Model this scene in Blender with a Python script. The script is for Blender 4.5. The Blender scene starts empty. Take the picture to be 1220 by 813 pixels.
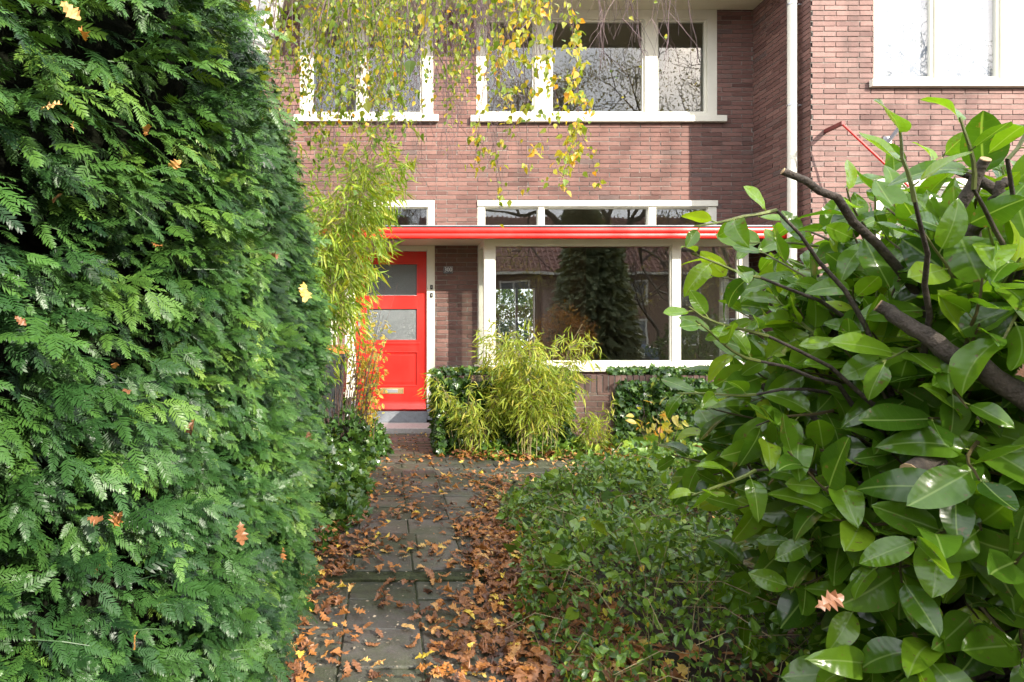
import bpy, math, random
import numpy as np
from mathutils import Vector, Matrix
random.seed(7)
rng = np.random.default_rng(11)
C = bpy.context.scene.collection
PI = math.pi
F = 720.0; PX = 460.0; PY = 406.0; EYE = 1.22          # focal length in photo pixels, principal point, eye height

def W(x, y, d):                                         # a point seen at (x, y) at distance d, in metres
    return ((x - PX) * d / F, d, EYE + (PY - y) * d / F)
def wx(x, d): return (x - PX) * d / F
def wz(y, d): return EYE + (PY - y) * d / F

# ---------------------------------------------------------------- geometry helpers
def norm(a): return a / np.maximum(np.linalg.norm(a, axis=-1, keepdims=True), 1e-9)

def frames(d, n):
    """rotation matrices whose columns are side, along (y), normal (z)"""
    y = norm(d); x = norm(np.cross(y, n)); z = np.cross(x, y)
    return np.stack([x, y, z], axis=-1)

class Geo:
    def __init__(s): s.v = []; s.f = {}; s.t = []; s.u = []; s.n = 0
    def add(s, v, faces, tint=0.5, uv=None):
        v = np.asarray(v, float).reshape(-1, 3)
        for k, f in faces.items():
            s.f.setdefault(k, []).append(np.asarray(f, np.int64).reshape(-1, k) + s.n)
        s.v.append(v); s.t.append(np.broadcast_to(np.asarray(tint, float), (len(v),)))
        s.u.append(np.zeros((len(v), 2)) if uv is None else uv)
        s.n += len(v)
    def box(s, x0, x1, y0, y1, z0, z1, tint=0.5):
        v = [(x0,y0,z0),(x1,y0,z0),(x1,y1,z0),(x0,y1,z0),(x0,y0,z1),(x1,y0,z1),(x1,y1,z1),(x0,y1,z1)]
        s.add(v, {4: [(0,3,2,1),(4,5,6,7),(0,1,5,4),(1,2,6,5),(2,3,7,6),(3,0,4,7)]}, tint)
    def tube(s, pts, rad, n=6, tint=0.5, cap=False):
        P = np.asarray(pts, float); m = len(P)
        R = np.broadcast_to(np.asarray(rad, float), (m,))
        T = norm(np.gradient(P, axis=0))
        up = np.array([0.0, 0, 1]) if abs(T[0, 2]) < .9 else np.array([1.0, 0, 0])
        a = norm(np.cross(T, up)); b = np.cross(T, a)
        th = np.arange(n) * 2 * PI / n
        V = P[:, None] + R[:, None, None] * (np.cos(th)[None, :, None] * a[:, None] + np.sin(th)[None, :, None] * b[:, None])
        i = np.arange(m - 1)[:, None] * n; j = np.arange(n)[None]; k = (j + 1) % n
        q = np.stack([i + j, i + k, i + n + k, i + n + j], -1).reshape(-1, 4)
        fc = {4: q}
        if cap: fc[n] = [list(range(n))[::-1], list(range((m-1)*n, m*n))] if n != 4 else []
        if cap and n == 4: fc = {4: np.concatenate([q, [[3,2,1,0], [(m-1)*4+c for c in range(4)]]])}
        s.add(V.reshape(-1, 3), fc, tint)
    def scatter(s, tmpl, pos, R, scale, tint):
        tv, tf, tu = tmpl
        m = len(pos)
        if m == 0: return
        scale = np.asarray(scale, float)
        if scale.ndim == 1: scale = scale[:, None] * np.ones(3)
        V = np.einsum('mij,mnj->mni', R, tv[None] * scale[:, None, :]) + pos[:, None]
        n = len(tv)
        off = (np.arange(m) * n)[:, None, None]
        fc = {k: (np.asarray(f)[None] + off).reshape(-1, k) for k, f in tf.items()}
        s.add(V.reshape(-1, 3), fc, np.repeat(tint, n), np.tile(tu, (m, 1)))
    def build(s, name, mat, parent=None, smooth=False, bevel=0):
        me = bpy.data.meshes.new(name)
        if s.n:
            V = np.concatenate(s.v)
            loops = []; starts = []; tot = 0
            for k, fl in s.f.items():
                fl = [x for x in fl if len(x)]
                if not fl: continue
                f = np.concatenate(fl)
                loops.append(f.ravel()); starts.append(tot + np.arange(len(f)) * k); tot += f.size
            loops = np.concatenate(loops); starts = np.concatenate(starts)
            me.vertices.add(len(V)); me.vertices.foreach_set('co', V.ravel().astype(np.float32))
            me.loops.add(len(loops)); me.loops.foreach_set('vertex_index', loops.astype(np.int32))
            me.polygons.add(len(starts)); me.polygons.foreach_set('loop_start', starts.astype(np.int32))
            t = me.attributes.new('tint', 'FLOAT', 'POINT'); t.data.foreach_set('value', np.concatenate(s.t).astype(np.float32))
            U = np.concatenate(s.u)
            if np.any(U):
                uv = me.uv_layers.new(name='UVMap'); uv.data.foreach_set('uv', U[loops].astype(np.float32).ravel())
            me.update(calc_edges=True)
            me.polygons.foreach_set('use_smooth', np.full(len(starts), bool(smooth)))
        me.materials.append(mat)
        o = bpy.data.objects.new(name, me); C.objects.link(o)
        if parent: o.parent = parent
        if bevel:
            b = o.modifiers.new('edge', 'BEVEL'); b.width = bevel; b.segments = 2; b.limit_method = 'ANGLE'
        return o

def tag(o, label=None, cat=None, group=None, kind=None):
    if label: o['label'] = label
    if cat: o['category'] = cat
    if group: o['group'] = group
    if kind: o['kind'] = kind
    return o
def thing(name, label, cat, loc=(0,0,0), group=None):
    o = bpy.data.objects.new(name, None); C.objects.link(o); o.location = loc
    o.empty_display_size = .1
    return tag(o, label, cat, group)
def anchor(name, parent):
    o = bpy.data.objects.new(name, None); C.objects.link(o); o.parent = parent; return o

def sub_rects(rect, holes):
    out = [rect]
    for (hx0, hx1, hz0, hz1) in holes:
        nxt = []
        for (x0, x1, z0, z1) in out:
            if hx0 >= x1 or hx1 <= x0 or hz0 >= z1 or hz1 <= z0: nxt.append((x0, x1, z0, z1)); continue
            if z0 < hz0: nxt.append((x0, x1, z0, hz0))
            if hz1 < z1: nxt.append((x0, x1, hz1, z1))
            a, b = max(z0, hz0), min(z1, hz1)
            if x0 < hx0: nxt.append((x0, hx0, a, b))
            if hx1 < x1: nxt.append((hx1, x1, a, b))
        out = nxt
    return out

# ---------------------------------------------------------------- materials
def newmat(name):
    m = bpy.data.materials.new(name); m.use_nodes = True
    nt = m.node_tree; nt.nodes.clear()
    out = nt.nodes.new('ShaderNodeOutputMaterial')
    return m, nt, out
def N(nt, typ, **kw):
    n = nt.nodes.new('ShaderNode' + typ)
    for k, v in kw.items():
        if k in n.inputs: n.inputs[k].default_value = v
        else: setattr(n, k, v)
    return n
def L(nt, a, b): nt.links.new(a, b)
def rgb(h): return (h[0], h[1], h[2], 1)
def ramp(nt, stops, src=None, interp='LINEAR'):
    r = nt.nodes.new('ShaderNodeValToRGB'); r.color_ramp.interpolation = interp
    e = r.color_ramp.elements
    while len(e) < len(stops): e.new(.5)
    for i, (p, c) in enumerate(stops): e[i].position = p; e[i].color = rgb(c)
    if src is not None: L(nt, src, r.inputs[0])
    return r
def coords(nt, scale=(1,1,1)):
    tc = nt.nodes.new('ShaderNodeTexCoord'); mp = nt.nodes.new('ShaderNodeMapping')
    mp.inputs['Scale'].default_value = scale; L(nt, tc.outputs['Object'], mp.inputs[0]); return mp.outputs[0]

def simple(name, col, rough=.6, noise=.12, nscale=6, bump=.0, metal=0, spec=.5, bscale=60, stain=None):
    m, nt, out = newmat(name)
    p = N(nt, 'BsdfPrincipled', Roughness=rough, Metallic=metal); p.inputs['Specular IOR Level'].default_value = spec
    co = coords(nt)
    nz = N(nt, 'TexNoise', Scale=nscale, Detail=8.0, Roughness=.65); L(nt, co, nz.inputs['Vector'])
    d = tuple(c * (1 - noise * 2) for c in col); u = tuple(min(1, c * (1 + noise)) for c in col)
    r = ramp(nt, [(.3, d), (.55, col), (.8, u)], nz.outputs[0]); src = r.outputs[0]
    if stain:
        n2 = N(nt, 'TexNoise', Scale=stain[1], Detail=6.0); L(nt, coords(nt, stain[3] if len(stain) > 3 else (1,1,1)), n2.inputs['Vector'])
        r2 = ramp(nt, [(.5, (0,0,0)), (.68, (stain[2],)*3)], n2.outputs[0])
        mx = N(nt, 'MixRGB'); L(nt, r2.outputs[0], mx.inputs[0]); L(nt, src, mx.inputs[1]); mx.inputs[2].default_value = rgb(stain[0]); src = mx.outputs[0]
    L(nt, src, p.inputs['Base Color'])
    if bump:
        nb = N(nt, 'TexNoise', Scale=bscale, Detail=6.0); L(nt, co, nb.inputs['Vector'])
        b = N(nt, 'Bump', Strength=bump, Distance=.01); L(nt, nb.outputs[0], b.inputs['Height']); L(nt, b.outputs[0], p.inputs['Normal'])
    L(nt, p.outputs[0], out.inputs[0]); return m

def tinted(name, stops, rough=.8, bump=.3, bscale=90, noise=.25, spec=.35):
    """colour picked per piece through the tint attribute, broken up by noise"""
    m, nt, out = newmat(name)
    at = N(nt, 'Attribute', attribute_name='tint')
    r = ramp(nt, stops, at.outputs['Fac'])
    co = coords(nt)
    nz = N(nt, 'TexNoise', Scale=bscale*.35, Detail=8.0, Roughness=.7); L(nt, co, nz.inputs['Vector'])
    n2 = N(nt, 'TexNoise', Scale=1.3, Detail=5.0); L(nt, co, n2.inputs['Vector'])
    mr = N(nt, 'MapRange'); mr.inputs['To Min'].default_value = 1-noise*1.6; mr.inputs['To Max'].default_value = 1+noise*1.6; L(nt, nz.outputs[0], mr.inputs[0])
    mr2 = N(nt, 'MapRange'); mr2.inputs['To Min'].default_value = .8; mr2.inputs['To Max'].default_value = 1.2; L(nt, n2.outputs[0], mr2.inputs[0])
    mu = N(nt, 'Math', operation='MULTIPLY'); L(nt, mr.outputs[0], mu.inputs[0]); L(nt, mr2.outputs[0], mu.inputs[1])
    hs = N(nt, 'HueSaturation'); L(nt, r.outputs[0], hs.inputs['Color']); L(nt, mu.outputs[0], hs.inputs['Value'])
    p = N(nt, 'BsdfPrincipled', Roughness=rough); p.inputs['Specular IOR Level'].default_value = spec
    n5 = N(nt, 'TexNoise', Scale=2.4, Detail=7.0, Roughness=.7); L(nt, coords(nt, (1.6,1.6,.35)), n5.inputs['Vector'])
    r5 = ramp(nt, [(.5,(0,0,0)),(.7,(.5,.5,.5))], n5.outputs[0]); m5 = N(nt, 'MixRGB'); L(nt, r5.outputs[0], m5.inputs[0]); L(nt, hs.outputs[0], m5.inputs[1]); m5.inputs[2].default_value = (.085,.065,.055,1)
    n6 = N(nt, 'TexNoise', Scale=30.0, Detail=6.0, Roughness=.8); L(nt, co, n6.inputs['Vector'])
    r6 = ramp(nt, [(.62,(0,0,0)),(.72,(.45,.45,.45))], n6.outputs[0]); m6 = N(nt, 'MixRGB'); L(nt, r6.outputs[0], m6.inputs[0]); L(nt, m5.outputs[0], m6.inputs[1]); m6.inputs[2].default_value = (.36,.31,.27,1)
    L(nt, m6.outputs[0], p.inputs['Base Color'])
    nb = N(nt, 'TexNoise', Scale=bscale, Detail=6.0); L(nt, co, nb.inputs['Vector'])
    b = N(nt, 'Bump', Strength=bump, Distance=.006); L(nt, nb.outputs[0], b.inputs['Height']); L(nt, b.outputs[0], p.inputs['Normal'])
    L(nt, p.outputs[0], out.inputs[0]); return m

def leafmat(name, stops, rough=.38, trans=.3, veins=False, spec=.5, warm=1.0, blotch=.25):
    m, nt, out = newmat(name)
    at = N(nt, 'Attribute', attribute_name='tint')
    r = ramp(nt, stops, at.outputs['Fac'])
    co = coords(nt)
    nz = N(nt, 'TexNoise', Scale=45.0, Detail=4.0); L(nt, co, nz.inputs['Vector'])
    mr = N(nt, 'MapRange'); mr.inputs['To Min'].default_value = 1-blotch; mr.inputs['To Max'].default_value = 1+blotch; L(nt, nz.outputs[0], mr.inputs[0])
    hs = N(nt, 'HueSaturation'); L(nt, r.outputs[0], hs.inputs['Color']); L(nt, mr.outputs[0], hs.inputs['Value'])
    src = hs.outputs[0]
    p = N(nt, 'BsdfPrincipled', Roughness=rough); p.inputs['Specular IOR Level'].default_value = spec
    if veins:
        ns = N(nt, 'TexNoise', Scale=70.0, Detail=2.0); L(nt, co, ns.inputs['Vector'])
        rs = ramp(nt, [(.66,(0,0,0)),(.71,(.8,.8,.8))], ns.outputs[0]); ms_ = N(nt, 'MixRGB'); L(nt, rs.outputs[0], ms_.inputs[0]); L(nt, src, ms_.inputs[1]); ms_.inputs[2].default_value = (.16,.11,.04,1); src = ms_.outputs[0]
        n4 = N(nt, 'TexNoise', Scale=9.0, Detail=3.0); L(nt, co, n4.inputs['Vector'])
        r4 = N(nt, 'MapRange'); r4.inputs['To Min'].default_value = .08; r4.inputs['To Max'].default_value = .32; L(nt, n4.outputs[0], r4.inputs[0]); L(nt, r4.outputs[0], p.inputs['Roughness'])
        uv = N(nt, 'UVMap'); sx = N(nt, 'SeparateXYZ'); L(nt, uv.outputs[0], sx.inputs[0])
        # |u| : distance from the midrib; side veins leave it at an angle
        ab = N(nt, 'Math', operation='ABSOLUTE'); L(nt, sx.outputs[0], ab.inputs[0])
        mid = N(nt, 'MapRange'); mid.inputs['From Min'].default_value = .02; mid.inputs['From Max'].default_value = .07
        mid.inputs['To Min'].default_value = 1; mid.inputs['To Max'].default_value = 0; L(nt, ab.outputs[0], mid.inputs[0])
        m1 = N(nt, 'Math', operation='MULTIPLY_ADD'); L(nt, ab.outputs[0], m1.inputs[0]); m1.inputs[1].default_value = -.10; L(nt, sx.outputs[1], m1.inputs[2])
        m2 = N(nt, 'Math', operation='MULTIPLY'); L(nt, m1.outputs[0], m2.inputs[0]); m2.inputs[1].default_value = 9*2*PI
        sn = N(nt, 'Math', operation='SINE'); L(nt, m2.outputs[0], sn.inputs[0])
        sv = N(nt, 'MapRange'); sv.inputs['From Min'].default_value = .9; sv.inputs['From Max'].default_value = 1.0
        sv.inputs['To Max'].default_value = .06; L(nt, sn.outputs[0], sv.inputs[0])
        mxx = N(nt, 'Math', operation='MAXIMUM'); L(nt, mid.outputs[0], mxx.inputs[0]); L(nt, sv.outputs[0], mxx.inputs[1])
        sc = N(nt, 'Math', operation='MULTIPLY'); L(nt, mxx.outputs[0], sc.inputs[0]); sc.inputs[1].default_value = .75
        mx = N(nt, 'MixRGB'); L(nt, sc.outputs[0], mx.inputs[0]); L(nt, src, mx.inputs[1]); mx.inputs[2].default_value = (.26,.38,.10,1)
        src = mx.outputs[0]
        bh = N(nt, 'Math', operation='MULTIPLY'); L(nt, sn.outputs[0], bh.inputs[0]); bh.inputs[1].default_value = .5
        ad = N(nt, 'Math', operation='SUBTRACT'); L(nt, bh.outputs[0], ad.inputs[0]); L(nt, mid.outputs[0], ad.inputs[1])
        b = N(nt, 'Bump', Strength=.22, Distance=.0008); L(nt, ad.outputs[0], b.inputs['Height']); L(nt, b.outputs[0], p.inputs['Normal'])
    L(nt, src, p.inputs['Base Color'])
    tr = N(nt, 'BsdfTranslucent')
    br = N(nt, 'MixRGB', blend_type='MULTIPLY'); br.inputs[0].default_value = 1; L(nt, src, br.inputs[1]); br.inputs[2].default_value = (1.9*warm, 1.7, .5, 1)
    L(nt, br.outputs[0], tr.inputs[0])
    ms = N(nt, 'MixShader'); ms.inputs[0].default_value = trans
    L(nt, p.outputs[0], ms.inputs[1]); L(nt, tr.outputs[0], ms.inputs[2]); L(nt, ms.outputs[0], out.inputs[0]); return m

def glassmat(name, ior=.05, tint=(.9,.92,.91), ripple=.02, frost=0):
    m, nt, out = newmat(name)
    t = N(nt, 'BsdfTransparent'); t.inputs[0].default_value = rgb(tint)
    g = N(nt, 'BsdfGlossy', Roughness=frost); g.inputs[0].default_value = (1,1,1,1)
    lw = N(nt, 'LayerWeight', Blend=.5)                 # Schlick reflectance, the same from both sides of the sheet
    pw = N(nt, 'Math', operation='POWER'); L(nt, lw.outputs['Facing'], pw.inputs[0]); pw.inputs[1].default_value = 5
    f = N(nt, 'Math', operation='MULTIPLY_ADD'); L(nt, pw.outputs[0], f.inputs[0]); f.inputs[1].default_value = 1-ior; f.inputs[2].default_value = ior
    nb = N(nt, 'TexNoise', Scale=2.2, Detail=1.0); L(nt, coords(nt), nb.inputs['Vector'])
    b = N(nt, 'Bump', Strength=ripple, Distance=.02); L(nt, nb.outputs[0], b.inputs['Height']); L(nt, b.outputs[0], g.inputs['Normal'])
    ms = N(nt, 'MixShader'); L(nt, f.outputs[0], ms.inputs[0]); L(nt, t.outputs[0], ms.inputs[1]); L(nt, g.outputs[0], ms.inputs[2])
    L(nt, ms.outputs[0], out.inputs[0]); return m

M = {}
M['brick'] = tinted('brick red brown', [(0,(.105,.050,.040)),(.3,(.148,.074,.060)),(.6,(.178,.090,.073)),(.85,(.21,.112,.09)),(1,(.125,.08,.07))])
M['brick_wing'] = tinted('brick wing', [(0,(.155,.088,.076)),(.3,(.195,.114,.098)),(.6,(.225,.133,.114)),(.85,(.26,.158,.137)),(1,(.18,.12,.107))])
M['brick_low'] = tinted('brick garden wall', [(0,(.07,.042,.034)),(.4,(.13,.075,.06)),(.8,(.19,.115,.092)),(1,(.10,.085,.06))], noise=.4)
M['mortar'] = simple('mortar', (.30,.275,.24), .9, .2, 25, .4, bscale=150)
M['cream'] = simple('cream paint', (.72,.69,.58), .5, .04, 3, .05, stain=((.55,.52,.42), 2.5, .35, (1,1,.3)))
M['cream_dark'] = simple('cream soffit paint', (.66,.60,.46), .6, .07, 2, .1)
M['red'] = simple('red gloss paint', (.64,.016,.010), .36, .07, 2, .06, stain=((.42,.04,.03), 4, .45, (1,1,.25)))
M['metal'] = simple('zinc edge', (.32,.33,.35), .45, .15, 8, metal=.5)
M['black'] = simple('black bitumen', (.025,.025,.028), .6, .2, 10)
M['dark_plastic'] = simple('dark grey plastic', (.05,.055,.06), .45, .1, 8)
M['orange_plastic'] = simple('orange plastic', (.75,.2,.03), .4, .08, 5)
M['brass'] = simple('brass', (.62,.46,.22), .35, .2, 14, metal=.7)
M['steel'] = simple('steel', (.55,.56,.58), .35, .1, 10, metal=.8)
M['bluestone'] = simple('bluestone', (.19,.205,.22), .7, .15, 20, .2)
M['step'] = simple('step concrete', (.42,.385,.36), .8, .12, 30, .3)
M['enamel'] = simple('blue black enamel', (.012,.014,.03), .3, .05, 10)
M['white'] = simple('white enamel', (.8,.8,.8), .4, .02, 4)
M['room'] = simple('room plaster', (.30,.26,.19), .9, .08, 2)
M['curtain'] = simple('net curtain', (.33,.35,.38), .9, .03, 8, .2)
M['frost'] = simple('frosted glass', (.10,.115,.115), .22, .15, 120, .5, spec=.8, bscale=160)
M['glass'] = glassmat('window glass', .06, ripple=.035)
M['glass_bay'] = glassmat('bay window glass', .12, (.9,.92,.9), .035)
M['glass_wing'] = glassmat('wing window glass', .06, (.96,.97,.98))
M['bark'] = simple('dark bark', (.075,.058,.045), .85, .3, 30, .8, bscale=90)
M['bark_red'] = simple('reddish twig bark', (.10,.06,.05), .75, .25, 40, .3)
M['twig_birch'] = simple('birch twig', (.16,.10,.10), .6, .2, 30)
M['cane'] = simple('bamboo cane', (.33,.27,.13), .5, .25, 14)
M['birch_bark'] = simple('birch bark', (.72,.70,.66), .7, .06, 5, .4, stain=((.06,.055,.05), 7, .95, (1,1,3.5)))
M['roof'] = simple('roof tile', (.36,.20,.16), .75, .2, 4, .2)
M['asphalt'] = simple('asphalt', (.05,.05,.052), .85, .2, 60, .4, bscale=200)
M['car'] = simple('blue grey car paint', (.10,.14,.20), .2, .03, 2)
M['far_brick'] = simple('far brick', (.22,.14,.10), .85, .15, 8)
M['yew'] = leafmat('yew needles', [(0,(.010,.034,.010)),(.3,(.026,.075,.017)),(.6,(.056,.135,.024)),(.85,(.10,.20,.03)),(1,(.17,.27,.04))], .40, .07, spec=.32)
M['laurel'] = leafmat('laurel leaf', [(0,(.035,.09,.010)),(.35,(.08,.175,.014)),(.7,(.15,.28,.018)),(1,(.30,.42,.03))], .2, .40, veins=True, spec=.6, warm=.9, blotch=.15)
M['ivy'] = leafmat('ivy leaf', [(0,(.025,.06,.018)),(.4,(.055,.125,.024)),(.8,(.12,.22,.03)),(1,(.26,.30,.05))], .27, .22, spec=.6)
M['vinca'] = leafmat('ground cover leaf', [(0,(.035,.08,.02)),(.35,(.09,.185,.028)),(.7,(.19,.32,.035)),(.93,(.34,.43,.05)),(1,(.55,.42,.04))], .3, .25, spec=.6)
M['bamboo'] = leafmat('bamboo leaf', [(0,(.12,.19,.03)),(.4,(.24,.33,.04)),(.75,(.40,.44,.06)),(1,(.58,.50,.13))], .45, .35, spec=.35)
M['bamboo_green'] = leafmat('green bamboo leaf', [(0,(.10,.18,.02)),(.4,(.20,.32,.035)),(.75,(.34,.43,.05)),(1,(.52,.48,.09))], .45, .35, spec=.35)
M['birch'] = leafmat('birch leaf', [(0,(.09,.17,.03)),(.4,(.20,.28,.04)),(.7,(.38,.38,.05)),(.9,(.60,.42,.05)),(1,(.70,.35,.06))], .4, .4, spec=.4)
M['autumn'] = leafmat('yellow orange leaf', [(0,(.22,.28,.05)),(.45,(.48,.45,.10)),(.8,(.62,.42,.10)),(1,(.60,.22,.06))], .45, .4)
M['litter'] = leafmat('fallen oak leaf', [(0,(.06,.028,.018)),(.25,(.16,.068,.033)),(.5,(.31,.135,.055)),(.75,(.50,.20,.045)),(.9,(.68,.42,.16)),(1,(.72,.52,.07))], .42, .12, spec=.45, warm=.8, blotch=.4)
M['shrub_orange'] = leafmat('russet shrub leaf', [(0,(.20,.09,.03)),(.5,(.38,.18,.05)),(1,(.45,.28,.07))], .5, .3)
M['olive'] = leafmat('sparse olive leaf', [(0,(.10,.11,.05)),(.6,(.22,.21,.09)),(1,(.34,.27,.10))], .5, .35)
M['conifer'] = leafmat('conifer spray', [(0,(.11,.14,.07)),(1,(.20,.23,.11))], .6, .1)
M['stalk'] = simple('dry stalk', (.32,.25,.13), .7, .25, 20)

# soil, tiles
def soilmat():
    m, nt, out = newmat('leafy soil')
    p = N(nt, 'BsdfPrincipled', Roughness=.9)
    co = coords(nt)
    n1 = N(nt, 'TexNoise', Scale=14.0, Detail=10.0, Roughness=.75); L(nt, co, n1.inputs['Vector'])
    v = N(nt, 'TexVoronoi', Scale=26.0); L(nt, co, v.inputs['Vector'])
    r = ramp(nt, [(.3,(.018,.012,.008)),(.5,(.05,.032,.02)),(.65,(.09,.055,.03)),(.8,(.13,.075,.04))], n1.outputs[0])
    mx = N(nt, 'MixRGB', blend_type='OVERLAY'); mx.inputs[0].default_value = .35; L(nt, r.outputs[0], mx.inputs[1]); L(nt, v.outputs['Color'], mx.inputs[2])
    L(nt, mx.outputs[0], p.inputs['Base Color'])
    b = N(nt, 'Bump', Strength=1.0, Distance=.03); L(nt, n1.outputs[0], b.inputs['Height']); L(nt, b.outputs[0], p.inputs['Normal'])
    L(nt, p.outputs[0], out.inputs[0]); return m
M['soil'] = soilmat()
def tilemat():
    m, nt, out = newmat('weathered paving tile')
    at = N(nt, 'Attribute', attribute_name='tint'); co = coords(nt)
    n1 = N(nt, 'TexNoise', Scale=11.0, Detail=14.0, Roughness=.85); L(nt, co, n1.inputs['Vector'])
    n2 = N(nt, 'TexNoise', Scale=110.0, Detail=4.0); L(nt, co, n2.inputs['Vector'])
    n3 = N(nt, 'TexNoise', Scale=2.2, Detail=8.0, Roughness=.7); L(nt, co, n3.inputs['Vector'])
    r = ramp(nt, [(0,(.045,.042,.038)),(.5,(.075,.070,.063)),(1,(.12,.11,.095))], at.outputs['Fac'])
    g = ramp(nt, [(.42,(0,0,0)),(.56,(.55,.55,.55)),(.7,(.85,.85,.85))], n3.outputs[0])
    mx = N(nt, 'MixRGB'); L(nt, g.outputs[0], mx.inputs[0]); L(nt, r.outputs[0], mx.inputs[1]); mx.inputs[2].default_value = (.06,.075,.03,1)
    mr = N(nt, 'MapRange'); mr.inputs['To Min'].default_value = .15; mr.inputs['To Max'].default_value = 1.9; L(nt, n1.outputs[0], mr.inputs[0])
    hs = N(nt, 'HueSaturation'); L(nt, mx.outputs[0], hs.inputs['Color']); L(nt, mr.outputs[0], hs.inputs['Value'])
    sp = ramp(nt, [(.66,(0,0,0)),(.72,(1,1,1))], n2.outputs[0])
    m2 = N(nt, 'MixRGB'); L(nt, sp.outputs[0], m2.inputs[0]); L(nt, hs.outputs[0], m2.inputs[1]); m2.inputs[2].default_value = (.16,.15,.13,1)
    p = N(nt, 'BsdfPrincipled'); L(nt, m2.outputs[0], p.inputs['Base Color'])
    rr = N(nt, 'MapRange'); rr.inputs['To Min'].default_value = .35; rr.inputs['To Max'].default_value = .85; L(nt, n3.outputs[0], rr.inputs[0]); L(nt, rr.outputs[0], p.inputs['Roughness'])
    b = N(nt, 'Bump', Strength=.5, Distance=.006); L(nt, n2.outputs[0], b.inputs['Height']); L(nt, b.outputs[0], p.inputs['Normal'])
    L(nt, p.outputs[0], out.inputs[0]); return m
M['tile'] = tilemat()

# ---------------------------------------------------------------- leaf templates (unit length along +y, width x, normal +z)
def grid_leaf(nx, ny, wfun, droop=.15, fold=.25, wave=0, twist=0):
    v = []; uv = []
    for j in range(ny):
        t = j / (ny - 1); w = wfun(t)
        for i in range(nx):
            u = -1 + 2 * i / (nx - 1)
            z = fold * abs(u) * w - droop * t * t + wave * math.sin(t * 9 + u * 2) * abs(u)
            a = twist * t; x = u * w
            v.append((x * math.cos(a) - z * math.sin(a), t * (1 - .12 * droop * t), x * math.sin(a) + z * math.cos(a)))
            uv.append((u * max(w, .03) / .25, t))
    f = [(j*nx+i, j*nx+i+1, (j+1)*nx+i+1, (j+1)*nx+i) for j in range(ny-1) for i in range(nx-1)]
    return np.array(v), {4: f}, np.array(uv)
def fan_leaf(outline, droop=.1, curl=0, ph=0):
    """outline from stem round; triangle fan about a midrib point"""
    o = np.array(outline, float); c = np.array([[0, .45]])
    p = np.concatenate([c, o]); 
    z = -droop * p[:, 1]**2 + .18 * np.abs(p[:, 0]) + curl * np.sin(p[:, 0] * 5 + ph) * p[:, 0] + curl * .6 * np.cos(p[:, 1] * 5 + ph) * (p[:, 1] - .4)
    n = len(o); f = [(0, 1 + i, 1 + (i + 1) % n) for i in range(n)]
    return np.column_stack([p, z]), {3: f}, p * .01 + .01
def laurel_w(t): return .268 * (math.sin(PI * min(1, t**.88)))**.62 * (1 - .12 * t) + .002 if 0 < t < 1 else .004
T_laurel = [grid_leaf(7, 12, laurel_w, d, f, w, tw) for d, f, w, tw in
            [(.20,.22,.018,.2),(.40,.38,.026,-.35),(.05,.12,.022,.45),(.6,.25,.034,-.2),(-.14,.35,.024,.3)]]
T_bam = [grid_leaf(3, 5, lambda t: .065 * math.sin(PI * t**.6)**.8 + .002 if 0 < t < 1 else .003, d, .4, 0, .3) for d in (.1, .3, .5)]
T_oval = [grid_leaf(3, 5, lambda t: .24 * math.sin(PI * t**.85)**.75 + .002 if 0 < t < 1 else .004, d, .3, 0, .1) for d in (.1, .3)]
birch_o = [(0,0),(.16,.04),(.33,.20),(.36,.36),(.24,.62),(.10,.85),(0,1.02),(-.10,.85),(-.24,.62),(-.36,.36),(-.33,.20),(-.16,.04)]
T_birch = [fan_leaf(birch_o, d, c, p) for d, c, p in ((.1,.05,0),(.3,.12,1.5),(.2,.15,3))]
ivy_o = [(0,.05),(.22,-.05),(.46,.12),(.36,.32),(.5,.52),(.24,.58),(.12,.78),(0,1),(-.12,.78),(-.24,.58),(-.5,.52),(-.36,.32),(-.46,.12),(-.22,-.05)]
T_ivy = [fan_leaf(ivy_o, d, c, p) for d, c, p in ((.1,.04,0),(.3,.08,2))]
oak_half = [(.02,0),(.06,.12),(.17,.18),(.10,.27),(.25,.36),(.14,.46),(.33,.58),(.19,.66),(.28,.80),(.13,.84),(.10,.96)]
oak_o = oak_half + [(0,1.0)] + [(-x, y) for x, y in oak_half[::-1]]
def oak_leaf(droop, curl, ph):
    o = []
    for x, y in oak_o: o.append((x + (random.random()-.5)*.03, y + (random.random()-.5)*.03))
    # strips either side of the midrib keep the lobes from folding over
    h = oak_half; v = []; n = len(h)
    for x, y in h: v += [(-x, y), (0, y - .02), (x, y)]
    v.append((0, 1.02)); p = np.array(v); p += (np.random.RandomState(int(ph*10)).rand(*p.shape) - .5) * .03
    z = droop * np.sin(p[:, 1] * 3 + ph) * .2 + .5 * curl * (np.abs(p[:, 0]) ** 1.4) * (1 + np.sin(p[:, 1] * 7 + ph)) + .05 * np.sin(p[:, 0] * 14 + ph)
    f4 = []
    for j in range(n - 1): a = j*3; f4 += [(a, a+1, a+4, a+3), (a+1, a+2, a+5, a+4)]
    a = (n-1)*3
    return np.column_stack([p, z]), {4: f4, 3: [(a, a+1, 3*n), (a+1, a+2, 3*n)]}, p * .01 + .01
T_oak = [oak_leaf(d, c, p) for d, c, p in ((.5,.9,0.3),(.9,1.6,1.4),(-.6,1.2,2.3),(.3,2.4,4.1),(-.9,-1.0,5.2),(1.2,.6,6.0))]

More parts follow.
